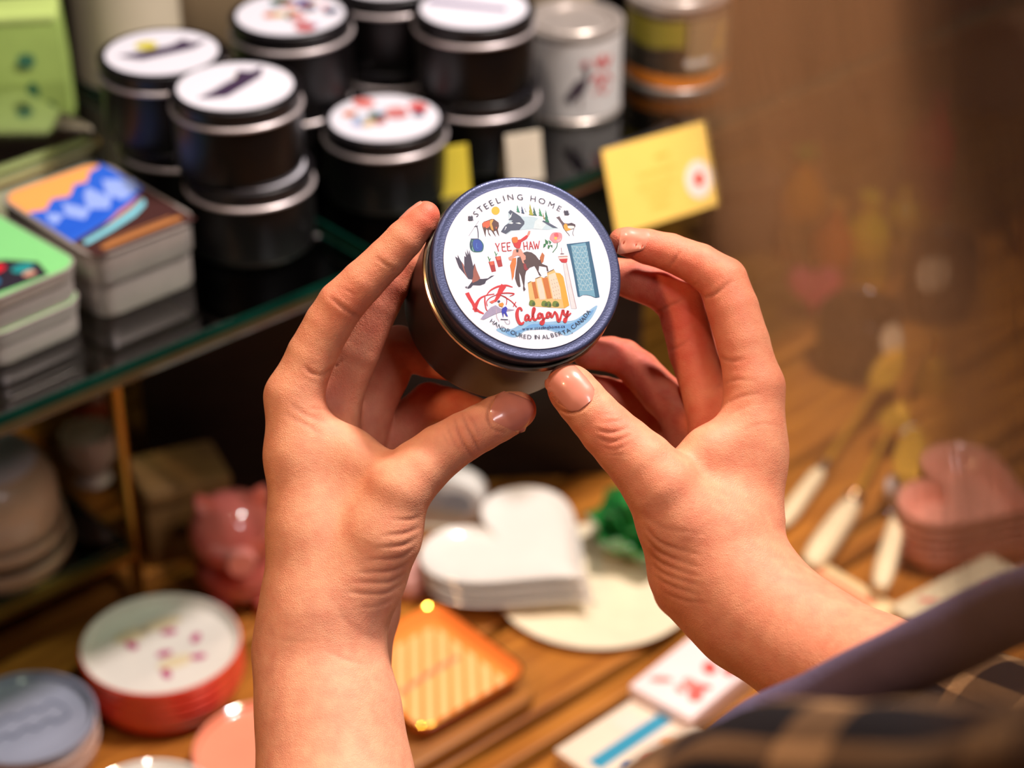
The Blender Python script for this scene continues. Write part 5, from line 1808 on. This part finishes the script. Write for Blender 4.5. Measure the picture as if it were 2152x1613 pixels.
def m_skin():
    m = mat('skin', (228, 158, 120), 0.55, spec=0.38, var=0.09, scale=140, sss=0.14)
    nt = m.node_tree
    b = nt.nodes['Principled BSDF']
    base = b.inputs['Base Color'].links[0].from_socket
    red = nt.nodes.new('ShaderNodeAttribute')
    red.attribute_name = 'redness'
    mot = nt.nodes.new('ShaderNodeTexNoise')
    mot.inputs['Scale'].default_value = 170
    mot.inputs['Detail'].default_value = 6
    mt = nt.nodes.new('ShaderNodeMapRange')
    mt.inputs['From Min'].default_value = 0.35
    mt.inputs['From Max'].default_value = 0.75
    mt.inputs['To Max'].default_value = 0.30
    nt.links.new(nt.nodes['Texture Coordinate'].outputs['Object'], mot.inputs['Vector'])
    nt.links.new(mot.outputs['Fac'], mt.inputs['Value'])
    sm = nt.nodes.new('ShaderNodeMath')
    sm.operation = 'ADD'
    sm.use_clamp = True
    nt.links.new(red.outputs['Fac'], sm.inputs[0])
    nt.links.new(mt.outputs['Result'], sm.inputs[1])
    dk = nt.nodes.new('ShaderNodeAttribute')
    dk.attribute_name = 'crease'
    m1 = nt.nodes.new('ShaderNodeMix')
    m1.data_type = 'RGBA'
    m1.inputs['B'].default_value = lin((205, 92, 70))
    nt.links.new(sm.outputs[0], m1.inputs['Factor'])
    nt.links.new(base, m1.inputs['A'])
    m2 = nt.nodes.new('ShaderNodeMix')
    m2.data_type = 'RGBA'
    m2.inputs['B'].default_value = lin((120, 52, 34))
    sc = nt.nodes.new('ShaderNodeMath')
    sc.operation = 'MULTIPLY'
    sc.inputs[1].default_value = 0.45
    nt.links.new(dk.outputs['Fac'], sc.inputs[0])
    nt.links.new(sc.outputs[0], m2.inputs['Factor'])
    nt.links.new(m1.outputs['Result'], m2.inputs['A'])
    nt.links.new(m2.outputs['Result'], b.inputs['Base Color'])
    tc = nt.nodes.new('ShaderNodeTexCoord')
    vo = nt.nodes.new('ShaderNodeTexVoronoi')
    vo.feature = 'DISTANCE_TO_EDGE'
    vo.inputs['Scale'].default_value = 1300
    nz = nt.nodes.new('ShaderNodeTexNoise')
    nz.inputs['Scale'].default_value = 600
    nz.inputs['Detail'].default_value = 5
    ad = nt.nodes.new('ShaderNodeMath')
    ad.operation = 'ADD'
    nt.links.new(tc.outputs['Object'], vo.inputs['Vector'])
    nt.links.new(tc.outputs['Object'], nz.inputs['Vector'])
    nt.links.new(vo.outputs['Distance'], ad.inputs[0])
    nt.links.new(nz.outputs['Fac'], ad.inputs[1])
    bp = nt.nodes.new('ShaderNodeBump')
    bp.inputs['Strength'].default_value = 0.32
    bp.inputs['Distance'].default_value = 0.0006
    nt.links.new(ad.outputs[0], bp.inputs['Height'])
    nt.links.new(bp.outputs['Normal'], b.inputs['Normal'])
    return m


SKIN = m_skin()
allV = np.concatenate([q_world(LV), q_world(RV)]) - PL
allF = np.concatenate([LF, RF + len(LV)])
me = bpy.data.meshes.new('body')
me.vertices.add(len(allV))
me.vertices.foreach_set('co', allV.astype(np.float32).ravel())
me.loops.add(len(allF) * 4)
me.loops.foreach_set('vertex_index', allF.astype(np.int32).ravel())
me.polygons.add(len(allF))
me.polygons.foreach_set('loop_start', np.arange(0, len(allF) * 4, 4, dtype=np.int32))
me.update(calc_edges=True)
me.validate()
me.polygons.foreach_set('use_smooth', np.ones(len(me.polygons), bool))
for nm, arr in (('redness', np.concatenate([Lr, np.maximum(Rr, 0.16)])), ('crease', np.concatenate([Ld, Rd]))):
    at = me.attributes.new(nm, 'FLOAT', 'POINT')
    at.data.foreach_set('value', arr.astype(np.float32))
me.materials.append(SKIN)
body = bpy.data.objects.new('body', me)
COL.objects.link(body)
body.parent = person

# fingernails: curved plates laid on the finger surface
NAIL = mat('nail', (214, 134, 112), 0.3, coat=0.4, var=0.03, scale=200, sss=0.1)


def nail(f, c, ax, side, L, Wd, lift=0.35, name='fingernail', direction=None):
    """c: pixel + dz near the surface; ax: pixel direction of the finger tip; side: camera-frame vector the nail faces"""
    C = Q(*c)
    A = np.array([ax[0], -ax[1], ax[2] if len(ax) > 2 else 0.0], float)
    A /= np.linalg.norm(A)
    nrm = np.array(side, float)
    nrm -= A * (nrm @ A)
    nrm /= np.linalg.norm(nrm)
    B = np.cross(nrm, A)
    nu, nv = 14, 12
    V = []
    for i in range(nu + 1):
        for j in range(nv + 1):
            s = i / nu * 2 - 1
            t = j / nv * 2 - 1
            # square map to a rounded plate: straight sides, round base, gently round tip
            hw = Wd / 2 * (1 - 0.10 * max(0, -s) ** 2) * (1 if abs(s) < .6 else math.sqrt(max(0.0, 1 - ((abs(s) - .6) / .4) ** 2 * (.72 if s < 0 else .45))))
            P = C + A * (L / 2 * s) + B * (hw * t)
            V.append(P)
    V = np.array(V)
    # march onto the surface along the facing direction
    P = V + nrm * 14
    for _ in range(60):
        d = sample(f, P)
        P = P - nrm * np.clip(d, -2, 2)[:, None] * 0.8
    hgt = (P - V) @ nrm
    bad = (np.abs(sample(f, P)) > 0.4) | (hgt < -8)
    s_ = np.linspace(-1, 1, nu + 1).repeat(nv + 1)
    t_ = np.tile(np.linspace(-1, 1, nv + 1), nu + 1)
    G = np.stack([np.ones_like(s_), s_, t_, s_ * s_, t_ * t_, s_ * t_], 1)
    w = np.linalg.lstsq(G[~bad], hgt[~bad], rcond=None)[0]
    P = V + nrm * np.where(bad, G @ w, hgt)[:, None]
    grid = P.reshape(nu + 1, nv + 1, 3)
    ti = np.linspace(-1, 1, nv + 1)[None, :, None]
    si = np.linspace(-1, 1, nu + 1)[:, None, None]
    up = grid + nrm * (lift * (1 - 0.75 * np.abs(ti) ** 4) * (1 - 0.55 * np.clip(-si, 0, 1) ** 4))
    lowr = grid - nrm * 0.7
    n1 = nv + 1
    F = []
    vv = np.concatenate([up.reshape(-1, 3), lowr.reshape(-1, 3)])
    off = (nu + 1) * n1
    for i in range(nu):
        for j in range(nv):
            a, b, c2, d2 = i * n1 + j, (i + 1) * n1 + j, (i + 1) * n1 + j + 1, i * n1 + j + 1
            F.append((a, b, c2, d2))
            F.append((a + off, d2 + off, c2 + off, b + off))
    rim = [i * n1 for i in range(nu + 1)] + [nu * n1 + j for j in range(1, n1)] + [i * n1 + nv for i in range(nu - 1, -1, -1)] + [j for j in range(nv - 1, 0, -1)]
    for i in range(len(rim)):
        a, b = rim[i], rim[(i + 1) % len(rim)]
        F.append((a, b, b + off, a + off))
    o = obj(name, ([tuple(p) for p in (q_world(vv) - PL)], F), NAIL, person, angle=60)
    return o


nail(FL, (1075, 864, 10), (1.0, 0.42, -0.05), (0.06, 0.05, 1.0), 16, 13.8, 0.45)
nail(FR, (1198, 816, -4), (-0.62, -0.78, 0.0), (-0.05, 0.20, 1.0), 17, 14.5, 0.45)
nail(FR, (1333, 500, 22), (-1.0, -0.16, 0.0), (0.05, 0.90, 0.45), 11.5, 8.0, 0.22)
nail(FL, (872, 452, 4), (0.72, -0.70, 0.0), (-0.70, 0.62, 0.10), 11, 9)
# ------------------------------------------------------------------ the person's coat, cuffs and hair
def W2P(p):
    return tuple(np.asarray(p) - PL)


def m_plaid():
    m = mat('plaid_wool', (58, 40, 26), 0.9, spec=0.2, bump=0.6, bscale=700)
    nt = m.node_tree
    b = nt.nodes['Principled BSDF']
    tc = nt.nodes.new('ShaderNodeTexCoord')
    mp = nt.nodes.new('ShaderNodeMapping')
    mp.inputs['Scale'].default_value = (3.4, 8.0, 1)
    sep = nt.nodes.new('ShaderNodeSeparateXYZ')
    nt.links.new(tc.outputs['UV'], mp.inputs['Vector'])
    nt.links.new(mp.outputs['Vector'], sep.inputs['Vector'])
    outs = []
    for ax, lo in (('X', 0.72), ('Y', 0.66)):
        fr = nt.nodes.new('ShaderNodeMath')
        fr.operation = 'FRACT'
        nt.links.new(sep.outputs[ax], fr.inputs[0])
        gt = nt.nodes.new('ShaderNodeMath')
        gt.operation = 'GREATER_THAN'
        gt.inputs[1].default_value = lo
        nt.links.new(fr.outputs[0], gt.inputs[0])
        outs.append(gt)
    ad = nt.nodes.new('ShaderNodeMath')
    ad.operation = 'ADD'
    nt.links.new(outs[0].outputs[0], ad.inputs[0])
    nt.links.new(outs[1].outputs[0], ad.inputs[1])
    cr = nt.nodes.new('ShaderNodeValToRGB')
    cr.color_ramp.interpolation = 'CONSTANT'
    cr.color_ramp.elements[0].color = lin((28, 22, 22))
    cr.color_ramp.elements[1].position = 0.25
    cr.color_ramp.elements[1].color = lin((104, 76, 50))
    e = cr.color_ramp.elements.new(0.75)
    e.color = lin((158, 118, 78))
    dv = nt.nodes.new('ShaderNodeMath')
    dv.operation = 'MULTIPLY'
    dv.inputs[1].default_value = 0.5
    nt.links.new(ad.outputs[0], dv.inputs[0])
    nt.links.new(dv.outputs[0], cr.inputs['Fac'])
    nt.links.new(cr.outputs['Color'], b.inputs['Base Color'])
    return m


def cloth_tube(name, pts, rads, m, seg=48, wob=0.0, label=None, flat=1.0):
    """a sleeve: open tube with thickness along world points, with UVs"""
    P = [Vector(p) for p in catmull(pts, 8)]
    R = np.interp(np.linspace(0, 1, len(P)), np.linspace(0, 1, len(rads)), rads)
    t0 = (P[1] - P[0]).normalized()
    nr = Vector(tuple(CU))
    nr = (nr - t0 * nr.dot(t0)).normalized()
    rings = []
    for i, p in enumerate(P):
        t_ = (P[min(i + 1, len(P) - 1)] - P[max(i - 1, 0)]).normalized()
        nr = (nr - t_ * nr.dot(t_)).normalized()
        bn = t_.cross(nr)
        rr_ = []
        for k in range(seg):
            a = 2 * math.pi * k / seg
            q = R[i] * (1 + wob * (math.sin(3 * a + i * 0.35) * 0.5 + math.sin(5 * a - i * 0.22) * 0.35 + math.sin(i * 0.8 + 2 * a) * 0.5))
            rr_.append(p + nr * q * math.cos(a) + bn * q * math.sin(a) * flat)
        rings.append(rr_)
    inner = [[p + (q - p) * 0.9 for q in r_] for p, r_ in zip(P, rings)][::-1]
    V, F = loft(rings + inner, False, False)
    n = len(V) - seg
    for k in range(seg):
        j = (k + 1) % seg
        F.append((n + k, n + j, j, k))
    V = [W2P(p) for p in V]
    o = obj(name, (V, F), m, person, label, angle=80)
    uv = o.data.uv_layers.new(name='UVMap')
    nr_ = len(rings) * 2
    co = np.zeros((len(o.data.loops), 2), np.float32)
    for pl_ in o.data.polygons:
        ks = [o.data.loops[l].vertex_index for l in pl_.loop_indices]
        us = [(k % seg) / seg for k in ks]
        wrap_ = max(us) - min(us) > 0.5
        for l, k, u in zip(pl_.loop_indices, ks, us):
            i = k // seg
            i = i if i < len(rings) else nr_ - 1 - i
            co[l] = (i / len(rings), u + 1 if wrap_ and u < 0.5 else u)
    uv.data.foreach_set('uv', co.ravel())
    return o


PLAID = m_plaid()
CUFF = mat('cuff_knit', (104, 92, 116), 0.8, spec=0.25, bump=0.5, bscale=900, var=0.12)
# grey cuff that crosses in front of the right forearm
cloth_tube('sleeve_cuff', [at_depth(1330, 1740, 0.56), at_depth(1545, 1548, 0.68), at_depth(1740, 1462, 0.67), at_depth(1950, 1365, 0.63), at_depth(2180, 1262, 0.59), at_depth(2420, 1270, 0.50), at_depth(2560, 1600, 0.41)],
           [0.0070, 0.0080, 0.0100, 0.0108, 0.0108, 0.0105, 0.0105], CUFF, 28, 0.03, 'smooth grey violet cuff')
# plaid sleeve, nearer the camera
cloth_tube('coat_sleeve', [at_depth(1190, 1880, 0.56), at_depth(1400, 1768, 0.55), at_depth(1620, 1690, 0.53), at_depth(1880, 1705, 0.49), at_depth(2200, 1720, 0.45), at_depth(2520, 1700, 0.40)],
           [0.012, 0.0225, 0.0250, 0.0245, 0.026, 0.028], PLAID, 56, 0.05, 'black and tan plaid wool sleeve')
# the right sleeve itself, from the cuff towards the elbow
cloth_tube('coat_sleeve', [q_world(Q(1985, 1528, -60)[None])[0], q_world(Q(2160, 1620, -90)[None])[0], q_world(Q(2560, 1830, -150)[None])[0]], [0.0315, 0.036, 0.044], PLAID, 48, 0.04, 'black and tan plaid wool sleeve')
# sleeve of the left arm, below the picture
cloth_tube('coat_sleeve', [q_world(Q(718, 1800, -8)[None])[0], q_world(Q(740, 2050, -50)[None])[0], q_world(Q(860, 2500, -140)[None])[0]], [0.040, 0.046, 0.055], PLAID, 48, 0.03, 'black and tan plaid wool sleeve')

# long brown hair hanging close to the camera on the right: single strands, past counting
HAIR = mat('hair_brown_shaded', (92, 54, 26), 0.45, spec=0.4, var=0.25, scale=120)
HV, HF = [], []


def strand(x0, x1, x2, y2, d, jit, w):
    n = 9
    base = len(HV)
    for i in range(n):
        t_ = i / (n - 1)
        y = -260 + (y2 + 260) * t_
        x = x0 * (1 - t_) ** 2 + 2 * x1 * t_ * (1 - t_) + x2 * t_ ** 2 + jit * math.sin(6 * t_ + x0 * 0.05)
        p = np.asarray(at_depth(x, y, d + 0.01 * math.sin(3 * t_ + x0))) - PL
        r_ = w * (1 - 0.7 * t_ ** 3)
        for k in range(3):
            a = 2 * math.pi * k / 3
            HV.append(tuple(p + r_ * (math.cos(a) * CR + math.sin(a) * CF)))
    for i in range(n - 1):
        for k in range(3):
            j = (k + 1) % 3
            HF.append((base + 3 * i + k, base + 3 * i + j, base + 3 * i + 3 + j, base + 3 * i + 3 + k))


for i in range(330):                      # loose hair, its lit look put into a paler colour
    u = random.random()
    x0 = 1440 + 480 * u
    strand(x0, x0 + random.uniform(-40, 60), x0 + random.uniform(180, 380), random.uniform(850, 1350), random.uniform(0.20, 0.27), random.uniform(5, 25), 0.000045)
hair = obj('loose_hair', (HV, HF), mat('hair_brown_lit', (240, 172, 112), 0.5, spec=0.4, var=0.25, scale=120), person, 'loose strands of brown hair, coloured paler as if lit', smooth=True, angle=180)
hair['kind'] = 'stuff'
HV, HF = [], []
for i in range(620):                      # the full lock at the side, its self-shade put into a darker brown
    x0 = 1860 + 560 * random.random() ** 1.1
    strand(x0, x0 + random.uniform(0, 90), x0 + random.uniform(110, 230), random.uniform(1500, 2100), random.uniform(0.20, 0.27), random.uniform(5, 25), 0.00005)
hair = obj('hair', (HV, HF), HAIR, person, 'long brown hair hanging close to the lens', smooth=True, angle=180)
hair['kind'] = 'stuff'
